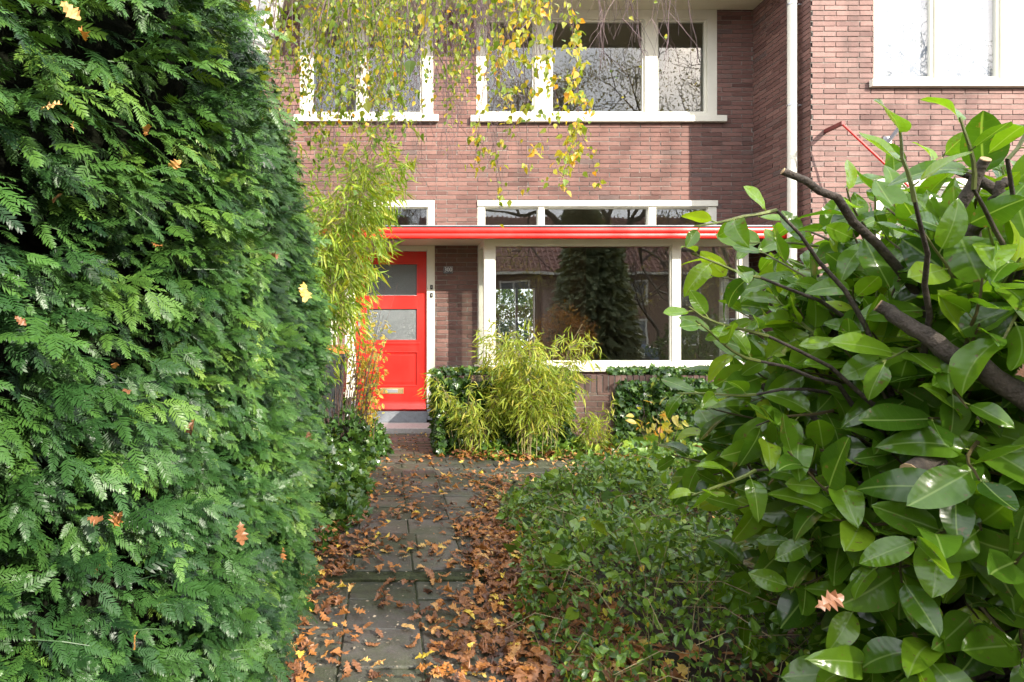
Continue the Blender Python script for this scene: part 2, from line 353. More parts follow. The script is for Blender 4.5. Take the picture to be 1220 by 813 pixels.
WN = 1.75
def yew_shoot(nn, seed):
    """flat spray: twig with two ranks of narrow needles, unit length 1"""
    r = np.random.RandomState(seed); v = []; f = []; uv = []
    def quad(b, d, w, n):
        i = len(v); d = np.array(d); s = np.cross(d, n); s = s / np.linalg.norm(s) * w * WN
        b = np.array(b)
        v.extend([b - s*.5, b + s*.5, b + d*.55 + s, b + d*.55 - s, b + d + np.array([0,0,-.02]) ])
        f.append((i, i+1, i+2, i+3)); tri.append((i+3, i+2, i+4))
    tri = []
    n = np.array([0, 0, 1.0])
    for k in range(nn):
        t = .04 + .93 * k / nn; ln = .29 * (1 - .55 * max(0, t - .45) / .55) * (.85 + .3 * r.rand())
        for sd in (-1, 1):
            a = math.radians(60 - 26 * t + r.uniform(-7, 7))
            quad((0, t, -.10*t*t), (sd * math.sin(a) * ln, math.cos(a) * ln, .05 * ln - .10*t*ln + r.uniform(-.25, .15)*ln), .021, n)
    i = len(v)
    v.extend([np.array(p) for p in [(-.012,0,0),(.012,0,0),(.006,.95,-.09),(-.006,.95,-.09)]]); f.append((i,i+1,i+2,i+3))
    v = np.array(v); return v, {4: f, 3: tri}, np.zeros((len(v), 2)) + .01
T_yew = [yew_shoot(11, 1), yew_shoot(12, 2), yew_shoot(10, 3)]
def yew_branchlet(seed, ns=5):
    r = np.random.RandomState(seed); g = Geo()
    pos = []; dr = []; sc = []
    for k in range(ns):
        t = .12 + .80*k/ns; sd = 1 if k % 2 else -1; a = math.radians(50 - 18*t + r.uniform(-10, 10))
        pos.append((0, t, -.16*t*t)); dr.append((sd*math.sin(a), math.cos(a), -.22*t-.18+r.uniform(-.2,.15))); sc.append(.62*(1-.3*t)*(.75+.45*r.rand()))
    pos.append((0, .82, -.12)); dr.append((r.uniform(-.15,.15), 1, -.5)); sc.append(.5)
    pos = np.array(pos); dr = norm(np.array(dr)); n = len(pos)
    g.tube([(0,0,0),(0,.5,-.04),(0,.92,-.135)], [.012,.009,.005], 3)
    for i in range(n):
        g.scatter([yew_shoot(9, seed*9+i), yew_shoot(10, seed*9+i)][i % 2], pos[i:i+1], frames(dr[i:i+1], np.array([[0,.1,1.]])+r.normal(size=(1,3))*.22), np.array([sc[i]]), np.array([0.]))
    return np.concatenate(g.v), {k: np.concatenate(f) for k, f in g.f.items()}, np.zeros((g.n, 2))+.01
T_yewb = [yew_branchlet(s_, n_) for s_, n_ in ((1,5),(2,4),(3,6),(4,3),(5,5))]

def scatter_variants(g, tmpls, pos, R, scale, tint):
    k = rng.integers(0, len(tmpls), len(pos))
    for i, t in enumerate(tmpls):
        m = k == i
        g.scatter(t, pos[m], R[m], np.asarray(scale)[m], np.asarray(tint)[m])
def rdir(n, up=0.0):
    d = rng.normal(size=(n, 3)); d = norm(d); d[:, 2] += up; return norm(d)

# ================================================================ HOUSE
DF, DB, DW, DC = 8.5, 7.92, 7.33, 7.6            # facade, bay, wing and canopy planes
house = thing('brick_house', 'red brown brick house with cream window frames, red front door and red canopy edge', 'house', (2, DF, 0))
house.location = (0, 0, 0)
BW, BH = .286, .063

def brick_face(g_b, g_m, rect, holes, mapf, soldier=None, off=0.0):
    """mapf(u, v, depth) -> xyz; bricks 9 mm proud of the mortar"""
    u0, u1, v0, v1 = rect
    n = 0
    nrow = int(math.ceil((v1 - v0) / BH))
    for j in range(nrow):
        z0 = v0 + j * BH; z1 = min(v1, z0 + BH - .0105)
        hz = [h for h in holes if h[2] < z1 and h[3] > z0]
        sh = (j % 2) * BW * .5 + (random.random() - .5) * .012 + off
        i0 = int(math.floor((u0 - sh) / BW)) - 1; i1 = int(math.ceil((u1 - sh) / BW)) + 1
        for i in range(i0, i1):
            a = sh + i * BW + random.uniform(-.002, .002); b = a + BW - .010 + random.uniform(-.003, .002)
            a = max(a, u0); b = min(b, u1)
            if b - a < .02: continue
            tint = min(1, max(0, random.gauss(.5, .22)))
            dz = random.uniform(-.0015, .0015); dp = random.uniform(.007, .0115)
            for (x0, x1, c0, c1) in sub_rects((a, b, z0 + dz, z1 + dz), hz):
                if x1 - x0 < .012 or c1 - c0 < .008: continue
                j1, j2, j3, j4 = [random.uniform(-.0012, .0012) for _ in range(4)]
                fr = [mapf(x0, c0 + j1, dp), mapf(x1, c0 + j2, dp), mapf(x1, c1 + j3, dp), mapf(x0, c1 + j4, dp)]
                bk = [mapf(x0, c0, -.004), mapf(x1, c0, -.004), mapf(x1, c1, -.004), mapf(x0, c1, -.004)]
                g_b.add(fr + bk, {4: [(0,1,2,3),(1,0,4,5),(2,1,5,6),(3,2,6,7),(0,3,7,4)]}, tint)
    for (x0, x1, c0, c1) in sub_rects(rect, holes):
        g_m.add([mapf(x0,c0,0), mapf(x1,c0,0), mapf(x1,c1,0), mapf(x0,c1,0)], {4: [(0,1,2,3)]})
    return

f_map = lambda y: (lambda u, v, d: (u, y - d, v))
kx = lambda x: wx(x, DF); kz = lambda y: wz(y, DF)
Z_CT, Z_CB = 2.67, 2.56                              # canopy top and soffit
holes_main = [
    (kx(358), kx(516), kz(143), kz(11)),
    (kx(568), kx(853), kz(143), kz(11)),
    (kx(430), kx(517), Z_CT - .02, kz(239)),
    (kx(569), kx(853), Z_CT - .02, kz(239)),
    (kx(411), kx(518), .0, Z_CB + .02),
    (kx(330), kx(402), kz(430), Z_CB - .1),
    (1.35, 4.70, .85, 2.54),
]
gb, gm = Geo(), Geo()
brick_face(gb, gm, (-3.4, 5.16, 0.0, 5.90), holes_main, f_map(DF))
w = gb.build('wall', M['brick'], house); w['label'] = 'main facade of red brown brick'
gm.build('mortar', M['mortar'], w)
gb, gm = Geo(), Geo()
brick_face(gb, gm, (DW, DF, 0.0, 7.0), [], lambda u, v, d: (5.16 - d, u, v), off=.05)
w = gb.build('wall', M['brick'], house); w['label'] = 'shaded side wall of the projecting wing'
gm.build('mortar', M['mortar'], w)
wxx = lambda x: wx(x, DW); wzz = lambda y: wz(y, DW)
holes_wing = [(wxx(1040), wxx(1330), wzz(100), wzz(-60)), (wxx(1043), wxx(1330), .9, wzz(213))]
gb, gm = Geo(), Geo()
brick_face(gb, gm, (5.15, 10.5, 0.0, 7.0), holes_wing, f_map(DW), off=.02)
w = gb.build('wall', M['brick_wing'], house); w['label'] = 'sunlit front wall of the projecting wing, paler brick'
gm.build('mortar', M['mortar'], w)

# inner shell so that the rooms are dark: outer backs and floors, one room hull per storey
g = Geo()
def hull(x0, x1, y0, y1, z0, z1, holes_back=[]):
    for (a, b, c, d) in sub_rects((x0, x1, z0, z1), holes_back): g.add([(a,y1,c),(b,y1,c),(b,y1,d),(a,y1,d)], {4: [(0,1,2,3)]})
    g.add([(x0,y0,z0),(x0,y1,z0),(x0,y1,z1),(x0,y0,z1)], {4: [(0,1,2,3)]})
    g.add([(x1,y0,z0),(x1,y1,z0),(x1,y1,z1),(x1,y0,z1)], {4: [(0,1,2,3)]})
    g.add([(x0,y0,z0),(x1,y0,z0),(x1,y1,z0),(x0,y1,z0)], {4: [(0,1,2,3)]})
    g.add([(x0,y0,z1),(x1,y0,z1),(x1,y1,z1),(x0,y1,z1)], {4: [(0,1,2,3)]})
RB = 14.5
hull(.98, 5.10, DF + .10, RB, .12, 3.24, [(wx(588, RB), wx(638, RB), wz(428, RB), wz(343, RB))])
hull(-3.3, .94, DF + .22, 12, .12, 3.24)
hull(-3.3, 5.10, DF + .22, 12, 3.4, 5.86)
hull(5.35, 10.4, DW + .22, 11, 3.9, 6.9); hull(5.35, 10.4, DW + .22, 11, .12, 3.6)
g.build('room_interior', M['room'], house)
# chimney breast and a table inside the bay room, rear window bars
g = Geo(); xr0, xr1, zr0, zr1 = wx(588, RB), wx(638, RB), wz(428, RB), wz(343, RB)
for a, b in ((xr0-.03, xr0+.03), ((xr0+xr1)/2+.02, (xr0+xr1)/2+.07), (xr1-.03, xr1+.03)): g.box(a, b, RB-.04, RB+.04, zr0, zr1)
g.box(xr0+.03, xr1-.03, RB-.03, RB+.03, zr0+.35, zr0+.41)
g.build('rear_window_frame', M['cream'], house)
g = Geo(); g.box(xr1+.12, xr1+.45, RB-2.3, RB-.004, .125, 3.23); g.build('chimney_breast', M['far_brick'], house)
g = Geo(); g.box(-3.4, 10.5, RB+.05, RB+.25, .0, 0.4); 
for a, b, c, d in sub_rects((-3.4, 10.5, .4, 7), [(xr0, xr1, zr0, zr1)]): g.box(a, b, RB+.05, RB+.25, c, d)
g.box(-3.42, -3.41, DF, RB+.2, 0, 7); g.box(10.5, 10.52, DW, RB+.2, 0, 7)
g.build('outer_wall', M['far_brick'], house)
# roof and eave soffit
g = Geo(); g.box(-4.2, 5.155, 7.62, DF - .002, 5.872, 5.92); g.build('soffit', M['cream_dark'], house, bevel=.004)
g = Geo()
g.add([(-4.2,7.55,5.93),(11,7.55,5.93),(11,11.2,9.2),(-4.2,11.2,9.2),(-4.2,14.9,5.93),(11,14.9,5.93)], {4:[(0,1,2,3),(3,2,5,4),(0,4,5,1)]})
g.build('roof', M['roof'], house)
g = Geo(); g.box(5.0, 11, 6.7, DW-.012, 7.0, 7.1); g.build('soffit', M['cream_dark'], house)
g = Geo(); g.box(-4.2, 5.15, 7.50, 7.615, 5.86, 6.0); g.build('gutter', M['cream'], house, bevel=.01)

def window(name, x0, x1, z0, z1, Y, panes, sill=None, sash=.028, gl='glass', proud=.015, deep=.11, label=None, hinge=False):
    g = Geo()
    for (a, b, c, d) in sub_rects((x0, x1, z0, z1), panes): g.box(a, b, Y - proud, Y + deep, c, d)
    w = g.build(name, M['cream'], house)
    if label: w['label'] = label
    for (a, b, c, d) in panes:
        s = Geo(); q = sash
        if q:
            y0, y1 = Y + .012, Y + .06
            s.box(a, a+q, y0, y1, c, d); s.box(b-q, b, y0, y1, c, d); s.box(a+q, b-q, y0, y1, c, c+q); s.box(a+q, b-q, y0, y1, d-q, d)
            s.build('sash', M['cream'], w, bevel=.003)
        p = Geo(); p.box(a+q*.7, b-q*.7, Y+.036, Y+.040, c+q*.7, d-q*.7); p.build('pane', M[gl], w)
    if sill:
        s = Geo(); s.box(sill[0], sill[1], Y - .075, Y - proud - .001, sill[2], sill[3]); s.build('sill', M['cream'], w, bevel=.006)
    return w
# upper left
window('window', kx(357.5), kx(516), kz(139), kz(11), DF, [(kx(371), kx(427), kz(135), kz(24)), (kx(437), kx(503), kz(135), kz(24))],
       (kx(350), kx(522), kz(146), kz(138)), label='upper window half hidden by birch leaves')
# upper main: three lights
wu = window('window', kx(567.5), kx(853.5), kz(140), kz(11), DF,
       [(kx(578), kx(637), kz(134.5), kz(23)), (kx(656.5), kx(768), kz(134.5), kz(23)), (kx(782.5), kx(842), kz(134.5), kz(23))],
       (kx(560), kx(863), kz(146.5), kz(139)), label='wide upper window of three lights under the eave')
# transoms
window('transom_window', kx(430), kx(517.5), Z_CT - .015, kz(238.5), DF, [(kx(441), kx(510), Z_CT+.02, kz(246.5))], sash=.018, label='narrow transom window above the front door')
wt = window('transom_window', kx(569), kx(853), Z_CT - .015, kz(241), DF,
       [(kx(577), kx(641.5), Z_CT+.02, kz(247)), (kx(648), kx(772.5), Z_CT+.02, kz(247)), (kx(781), kx(843.5), Z_CT+.02, kz(247))], sash=.014, label='long transom window above the bay')
g = Geo(); g.box(kx(568.5), kx(854), DF - .035, DF - .017, kz(246), kz(239)); g.build('head_board', M['cream'], wt, bevel=.004)
# left of the door
window('window', kx(330), kx(402), kz(430), Z_CB - .1, DF, [(kx(338), kx(394), kz(424), Z_CB - .2)], (kx(325), kx(411), kz(437), kz(429)), label='small window left of the front door behind the bamboo')
# wing windows
ww = window('window', wxx(1040), wxx(1330), wzz(97), wzz(-60), DW,
       [(wxx(1051), wxx(1113.5), wzz(94), wzz(-50)), (wxx(1126), wxx(1192), wzz(94), wzz(-50)), (wxx(1212), wxx(1300), wzz(94), wzz(-50))],
       (wxx(1034), wxx(1335), wzz(105), wzz(96.5)), sash=.035, gl='glass_wing', label='bright upper window of the sunlit wing')
for zz in (25, 77):
    g = Geo(); g.box(wxx(1045.5), wxx(1047.5), DW-.024, DW-.0152, wzz(zz+5), wzz(zz-5)); g.build('hinge', M['steel'], ww)
g = Geo()
for i in range(90):
    a = wxx(1045) + i * .03; b = a + .03
    g.add([(a, DW+.085+.008*math.sin(i*1.3), wzz(97)), (b, DW+.085+.008*math.sin((i+1)*1.3), wzz(97)), (b, DW+.085+.008*math.sin((i+1)*1.3), wzz(-60)), (a, DW+.085+.008*math.sin(i*1.3), wzz(-60))], {4:[(0,1,2,3)]})
g.build('net_curtain', M['curtain'], ww, smooth=True)
window('window', wxx(1043), wxx(1330), .9, wzz(213), DW, [(wxx(1052), wxx(1180), 1.0, wzz(222)), (wxx(1190), wxx(1320), 1.0, wzz(222))], (wxx(1036), wxx(1335), .84, .9), label='ground floor window of the wing behind the laurel')

# bay window
bx = lambda x: wx(x, DB); bz = lambda y: wz(y, DB)
bay = anchor('bay_window', house); bay['label'] = 'projecting bay window with white frame under the canopy'
g = Geo()
panesb = [(bx(589), bx(801), bz(431), bz(291)), (bx(810.5), bx(881), bz(431), bz(291))]
for (a, b, c, d) in sub_rects((bx(577), bx(892), bz(435), Z_CB - .003), panesb): g.box(a, b, DB, DB + .09, c, d)
XL, XR = bx(577), bx(892)
for X0, X1 in ((XL, XL + .07), (XR - .07, XR)):
    g.box(X0, X1, DF - .12, DF - .001, bz(435), Z_CB - .003)
    g.box(X0, X1, DB + .0905, DF - .1205, bz(435), bz(430)); g.box(X0, X1, DB + .0905, DF - .1205, bz(291), Z_CB - .003)
g.build('frame', M['cream'], bay)
for (a, b, c, d) in panesb:
    s = Geo(); q = .02
    s.box(a, a+q, DB+.02, DB+.06, c, d); s.box(b-q, b, DB+.02, DB+.06, c, d); s.box(a+q, b-q, DB+.02, DB+.06, c, c+q); s.box(a+q, b-q, DB+.02, DB+.06, d-q, d)
    s.build('sash', M['cream'], bay, bevel=.003)
    g = Geo(); g.box(a+.01, b-.01, DB+.038, DB+.042, c+.01, d-.01); g.build('pane', M['glass_bay'], bay)
for X in (XL + .03, XR - .034):
    g = Geo(); g.box(X, X+.004, DB+.088, DF-.118, bz(431), bz(290)); g.build('pane', M['glass_bay'], bay)
g = Geo(); g.box(XL - .05, XR + .05, DB - .06, DF - .013, bz(442.5), bz(435) - .001); g.build('sill', M['cream'], bay, bevel=.006)
g = Geo(); g.box(XL, XR, DB+.02, DF-.012, Z_CB-.0025, Z_CB-.0005); g.build('head', M['cream_dark'], bay)
gb, gm = Geo(), Geo(); brick_face(gb, gm, (XL+.01, XR-.01, 0, bz(443)), [], f_map(DB + .03)); 
brick_face(gb, gm, (DB+.03, DF, 0, bz(443)), [], lambda u, v, d: (XL + .01 - d, u, v))
w = gb.build('wall', M['brick'], house); w['label'] = 'low brick wall under the bay window'; gm.build('mortar', M['mortar'], w)
g = Geo(); g.box(XL+.02, XR-.02, DB+.04, DF+.1, .0, .90); g.build('room_interior', M['room'], house)

# canopy
can = anchor('canopy', house); can['label'] = 'flat canopy over door and bay with ribbed bright red edge'
CX0, CX1 = -1.15, 5.145
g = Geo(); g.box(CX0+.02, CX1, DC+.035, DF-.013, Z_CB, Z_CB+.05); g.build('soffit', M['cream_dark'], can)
g = Geo()
zb, zt = 2.508, 2.650
prof = []
for (c, r, amp) in ((zb + .034, .034, .020), (zb + .102, .036, .022)):
    for k in range(9):
        a = PI * k / 8; prof.append((DC - amp * math.sin(a)**.6, c - r * math.cos(a)))
prof = [(DC+.03, zb)] + [(DC, zb)] + prof + [(DC, zt), (DC+.03, zt)]
V = []; n = len(prof)
for X in (CX0, CX1): V += [(X, y, z) for y, z in prof]
g.add(V, {4: [(i, i+1, n+i+1, n+i) for i in range(n-1)] + [(n-1, 0, n, 2*n-1)]})
V2 = [(CX0 - (DC - y) - .0, 0, z) for y, z in prof]
g.box(CX0-.02, CX0-.001, DC, DF-.013, zb, zt)
g.build('fascia', M['red'], can)
g = Geo(); g.box(CX0, CX1, DC+.0305, DF-.013, Z_CB+.051, zt+.002); g.box(CX0, CX1, DC-.012, DC+.03, zt+.001, zt+.011); g.build('roofing', M['black'], can)
g = Geo(); g.box(CX0-.01, CX1, DC-.018, DC+.04, zt+.0115, zt+.024); g.build('edge_trim', M['metal'], can, bevel=.003)
# ceiling lamp
lamp = anchor('porch_lamp', house)
g = Geo()
def lathe(g, prof, cx, cy, cz, n=24, tint=.5, axis='z'):
    V = []; m = len(prof)
    for r, h in prof:
        for k in range(n):
            a = 2*PI*k/n
            V.append((cx + r*math.cos(a), cy + r*math.sin(a), cz + h) if axis == 'z' else (cx + r*math.cos(a), cy + h, cz + r*math.sin(a)))
    g.add(V, {4: [(j*n+i, j*n+(i+1)%n, (j+1)*n+(i+1)%n, (j+1)*n+i) for j in range(m-1) for i in range(n)]}, tint)
lathe(g, [(.001,0),(.17,0),(.175,-.012),(.17,-.03),(.14,-.035)], .03, 8.10, Z_CB - .001); g.build('lamp_ring', M['steel'], lamp, smooth=True)
g = Geo(); lathe(g, [(.14,-.034),(.13,-.05),(.09,-.068),(.04,-.076),(.001,-.078)], .03, 8.10, Z_CB - .001); g.build('lamp_glass', simple('frosted lamp glass', (.45,.44,.42), .35, .05), lamp, smooth=True)

# door
DX0, DX1 = kx(424), kx(508.3); YD = DF + .035
dz0, dz1 = kz(489.5), kz(299)
g = Geo()
g.box(kx(411), DX0-.002, DF-.014, DF+.1, kz(478), Z_CB-.002); g.box(DX1+.002, kx(518), DF-.014, DF+.1, kz(478), Z_CB-.002)
g.box(DX0-.0019, DX1+.0019, DF-.014, DF+.1, dz1+.003, Z_CB-.002)
g.build('door_frame', M['cream'], house, bevel=.004)
g = Geo(); g.box(kx(410.5), DX0-.002, DF-.018, DF+.1, kz(500)+.001, kz(478)-.001); g.box(DX1+.002, kx(518.5), DF-.018, DF+.1, kz(500)+.001, kz(478)-.001)
g.box(DX0-.0015, DX1+.0015, DF-.03, DF+.1, .075, dz0-.004); g.build('threshold', M['bluestone'], house, bevel=.004)
door = anchor('front_door', house); door['label'] = 'bright red front door with two frosted panes over one panel'
gx0, gx1 = kx(435.5), kx(498)
doorpanes = [(gx0, gx1, kz(353), kz(313)), (gx0, gx1, kz(406), kz(366.5))]
pan = (gx0, gx1, kz(460.5), kz(418.5))
g = Geo()
for (a, b, c, d) in sub_rects((DX0, DX1, dz0, dz1), doorpanes + [pan]): g.box(a, b, YD, YD+.045, c, d)
g.build('door_leaf', M['red'], door)
for (a, b, c, d) in doorpanes:
    g = Geo(); g.box(a, b, YD+.02, YD+.028, c, d); g.build('pane', M['frost'], door)
    g = Geo(); q = .014
    g.box(a, a+q, YD-.004, YD+.0195, c, d); g.box(b-q, b, YD-.004, YD+.0195, c, d); g.box(a+q, b-q, YD-.004, YD+.0195, c, c+q); g.box(a+q, b-q, YD-.004, YD+.0195, d-q, d)
    g.build('moulding', M['red'], door, bevel=.004)
a, b, c, d = pan
g = Geo(); g.box(a, b, YD+.018, YD+.03, c, d); g.box(a+.05, b-.05, YD+.008, YD+.0178, c+.05, d-.05); q = .016
g.box(a, a+q, YD-.005, YD+.0178, c, d); g.box(b-q, b, YD-.005, YD+.0178, c, d); g.box(a+q, b-q, YD-.005, YD+.0178, c, c+q); g.box(a+q, b-q, YD-.005, YD+.0178, d-q, d)
g.build('door_panel', M['red'], door, bevel=.004)
g = Geo(); g.box(gx0-.03, gx1+.03, YD-.012, YD-.001, kz(410.5), kz(407.5)); g.build('rail_moulding', M['red'], door, bevel=.004)
g = Geo(); V = [(DX0+.01, YD-.001, kz(478.5)), (DX1-.01, YD-.001, kz(478.5)), (DX1-.01, YD-.02, kz(480.5)), (DX0+.01, YD-.02, kz(480.5)), (DX1-.01, YD-.05, kz(487)), (DX0+.01, YD-.05, kz(487)), (DX1-.01, YD-.001, kz(489)), (DX0+.01, YD-.001, kz(489))]
g.add(V, {4: [(0,1,2,3),(3,2,4,5),(5,4,6,7),(0,3,5,7),(1,6,4,2)]}); g.build('weather_bar', M['red'], door)
g = Geo(); g.box(kx(452), kx(481), YD-.012, YD-.0055, kz(469), kz(462)); g.build('letterbox', M['brass'], door, bevel=.003)
g = Geo(); g.box(kx(460), kx(474), YD-.0165, YD-.0125, kz(467.6), kz(463.6)); g.build('letterbox_flap', M['steel'], door, bevel=.002)
g = Geo(); g.box(kx(426.6), kx(429.6), YD-.010, YD-.001, kz(391), kz(371)); g.tube([(kx(428), YD-.01, kz(378)), (kx(428), YD-.05, kz(378)), (kx(433.5), YD-.055, kz(378))], .009, 8, cap=True)
g.build('door_handle', M['steel'], door)
for yy in (342, 351.5):
    g = Geo(); g.box(kx(512.5), kx(515.5), DF-.030, DF-.0145, kz(yy+2.6), kz(yy-2.6)); bl = g.build('doorbell', M['black'], house, bevel=.003)
    g = Geo(); lathe(g, [(.006,0),(.006,-.004),(.001,-.005)], kx(514), DF-.0305, kz(yy), 10, axis='y'); g.build('bell_button', M['white'], bl)
nb = anchor('house_number', house)
g = Geo(); g.box(kx(528), kx(539.5), DF-.022, DF-.013, kz(325.8), kz(316.8)); g.build('number_plate', M['enamel'], nb, bevel=.002)
g = Geo(); x0, x1, z0, z1 = kx(528.5), kx(539), kz(325.3), kz(317.3); t = .003; y0, y1 = DF-.0235, DF-.0225
g.box(x0, x1, y0, y1, z0, z0+t); g.box(x0, x1, y0, y1, z1-t, z1); g.box(x0, x0+t, y0, y1, z0+t, z1-t); g.box(x1-t, x1, y0, y1, z0+t, z1-t); g.build('plate_border', M['white'], nb)
cu = bpy.data.curves.new('digits', 'FONT'); cu.body = '300'; cu.size = .092; cu.extrude = .0006; cu.align_x = 'CENTER'; cu.align_y = 'CENTER'; cu.offset = .0012
cu.materials.append(M['white']); o = bpy.data.objects.new('digits', cu); C.objects.link(o); bpy.context.view_layer.update()
me = bpy.data.meshes.new_from_object(o.evaluated_get(bpy.context.evaluated_depsgraph_get())); bpy.data.objects.remove(o)
o = bpy.data.objects.new('digits', me); C.objects.link(o); o.parent = nb
o.location = (kx(533.75), DF-.0235, kz(321.3)); o.rotation_euler = (PI/2, 0, 0); o.scale = (.8, .9, 1)
g = Geo(); g.box(kx(395), kx(535), 7.90, DF-.031, .0, .078); g.build('door_step', M['step'], house, bevel=.008)

# downpipe
dp = Geo(); PXx, PYy = wx(943.8, 7.5), 7.5
dp.tube([(PXx, PYy, 0), (PXx, PYy, 3), (PXx, PYy, 6.2)], .054, 20); pipe = dp.build('downpipe', M['cream'], house, smooth=True)
for z in (wz(5, 7.5), wz(125, 7.5), 2.2, .9):
    g = Geo(); lathe(g, [(.0545,-.012),(.060,-.010),(.060,.010),(.0545,.012)], PXx, PYy, z, 20); g.box(PXx+.05, 5.151, PYy-.008, PYy+.008, z-.008, z+.008)
    g.build('pipe_clamp', M['steel'], pipe)

# awning hardware on the wing wall
aw = thing('awning_arm', 'thin red awning arm slanting down across the pale brick wing wall', 'awning arm', (wx(1003,7.0), 7.0, wz(147,7.0))); aw.location = (0,0,0)
p0 = np.array(W(1003, 147, 7.05)); p1 = np.array(W(1083, 222, 6.75))
g = Geo(); g.tube([p0, p1], .013, 8, cap=True); g.build('rod', M['red'], aw)
g = Geo(); g.box(p0[0]-.02, p0[0]+.02, p0[1]-.02, DW-.0125, p0[2]-.02, p0[2]+.025); g.build('wall_bracket', simple('rusty bracket', (.16,.03,.025), .6), aw, bevel=.004)
g = Geo(); g.tube([p1, (p1[0]+.25, DW-.3, p1[2]-.12)], .012, 8, cap=True); g.build('lower_rod', M['white'], aw)
fh = thing('flag_holder', 'small grey metal flagpole socket on a square wall plate on the wing', 'flag holder')
a = np.array(W(1056, 168, DW))
g = Geo(); g.box(a[0]-.05, a[0]+.05, DW-.022, DW-.0125, a[2]-.06, a[2]+.05); g.build('wall_plate', M['steel'], fh, bevel=.003)
g = Geo(); g.tube([(a[0]-.01, DW-.02, a[2]-.03), (a[0]+.05, DW-.14, a[2]+.13)], .022, 12, cap=False); g.build('socket', simple('grey socket', (.25,.26,.28), .5), fh, smooth=True)

# ================================================================ GROUND AND PAVING
g = Geo()
nx_, ny_ = 121, 141
xs = np.concatenate([np.linspace(-60, -6, 16)[:-1], np.linspace(-6, 9, 120), np.linspace(9, 60, 16)[1:]])
ys = np.concatenate([np.linspace(-60, -3, 16)[:-1], np.linspace(-3, 16, 130), np.linspace(16, 60, 12)[1:]])
XX, YY = np.meshgrid(xs, ys)
hz = .012*np.sin(XX*5.1+YY*3)+.010*np.sin(YY*7.3-XX*2.2)+.008*np.sin(XX*11+YY*9)
near = (np.abs(XX-1.5) < 6) & (YY > -3) & (YY < 8)
hz = np.where(near, hz - .03, -.03)
nr, nc = XX.shape
idx = np.arange(nr*nc).reshape(nr, nc)
q = np.stack([idx[:-1,:-1], idx[:-1,1:], idx[1:,1:], idx[1:,:-1]], -1).reshape(-1, 4)
g.add(np.stack([XX, YY, hz], -1).reshape(-1, 3), {4: q})
tag(g.build('ground', M['soil'], smooth=True), kind='structure')
# path tiles: rows of 30 cm slabs, uneven
def slab(g, x0, x1, y0, y1, z, tint, tilt=(0, 0)):
    cx, cy = (x0+x1)/2, (y0+y1)/2; b = .006
    def zz(x, y): return z + (x-cx)*tilt[0] + (y-cy)*tilt[1]
    o = [(x0,y0),(x1,y0),(x1,y1),(x0,y1)]; i = [(x0+b,y0+b),(x1-b,y0+b),(x1-b,y1-b),(x0+b,y1-b)]
    V = [(x,y,zz(x,y)-.05) for x,y in o] + [(x,y,zz(x,y)-b*.8) for x,y in o] + [(x,y,zz(x,y)) for x,y in i]
    g.add(V, {4: [(0,1,5,4),(1,2,6,5),(2,3,7,6),(3,0,4,7),(4,5,9,8),(5,6,10,9),(6,7,11,10),(7,4,8,11),(8,9,10,11)]}, tint)
g = Geo(); y = 1.35; row = 0
while y < 5.25:
    ln = .30
    raise_ = .02 if y > 3.05 else 0
    x = -.50 if row % 3 else -.42
    xs_row = [-.48, -.18, .145, .455, .76] if y < 3.05 else [-.5, -.175, .14, .445, .745, 1.0]
    if 3.4 < y < 4.6 and row % 2: xs_row = [-.45, -.12, .18, .42, .72, .98]
    for a, b in zip(xs_row[:-1], xs_row[1:]):
        slab(g, a+.003, b-.003, y+.003, y+ln-.003, .006 + raise_*(1 if b < .9 else .3) + random.uniform(-.004,.004), random.random(), (random.uniform(-.022,.022), random.uniform(-.025,.025)))
    y += ln; row += 1
yr = y
for r in range(5):
    x = -.9 + (r % 2) * .15
    while x < 7:
        slab(g, x+.003, x+.297, yr+.003, yr+.212, .010 + random.uniform(-.004,.004), random.random(), (random.uniform(-.01,.01), random.uniform(-.01,.01)))
        x += .30
    yr += .215
while yr < 7.9:
    x = -.9 + (int(yr*10) % 2) * .1
    while x < .58:
        slab(g, x+.003, min(x+.207, .6), yr+.003, yr+.102, .010 + random.uniform(-.003,.003), random.random()*.8, (random.uniform(-.01,.01), 0))
        x += .21
    yr += .105
tag(g.build('garden_path', M['tile']), kind='structure')
g = Geo()
for (a, b, c, d, z) in ((-.5,1.0,1.3,3.05,-.004),(-.5,1.0,3.05,5.25,.016),(-.9,7,5.25,6.33,.001),(-.9,.58,6.33,7.88,.001)): g.box(a, b, c, d, z-.03, z)
tag(g.build('path_joints', simple('mossy joint', (.05,.06,.022), .95, .4, 18, 1, bscale=70)), kind='structure')

# low brick garden wall with soldier coping
LW = 6.62; LZ = .845; LX0 = .66; LX1 = 6.2
lw = thing('garden_wall', 'low brick garden wall with upright coping bricks in front of the bay', 'garden wall')
gb, gm = Geo(), Geo()
brick_face(gb, gm, (LX0, LX1, 0, LZ-.19), [], f_map(LW), off=.03)
brick_face(gb, gm, (LW+.01, DB, 0, LZ-.19), [], lambda u, v, d: (LX0 + .01 - d, u, v))
x = LX0
while x < LX1:
    t = random.random(); p = random.uniform(.006, .016); z = LZ + random.uniform(-.006, .004); wd = .056
    gb.box(x, x+wd-.004, LW-p, LW+.2, LZ-.185, z, t); x += wd + .010
w = gb.build('brickwork', M['brick_low'], lw)
gm.box(LX0, LX1, LW-.001+.002, LW+.195, LZ-.19, LZ-.012); gm.build('mortar', M['mortar'], w)
g = Geo(); g.box(LX0+.05, LX1, LW+.2, DB+.02, .2, .62); g.build('planter_soil', M['soil'], lw)

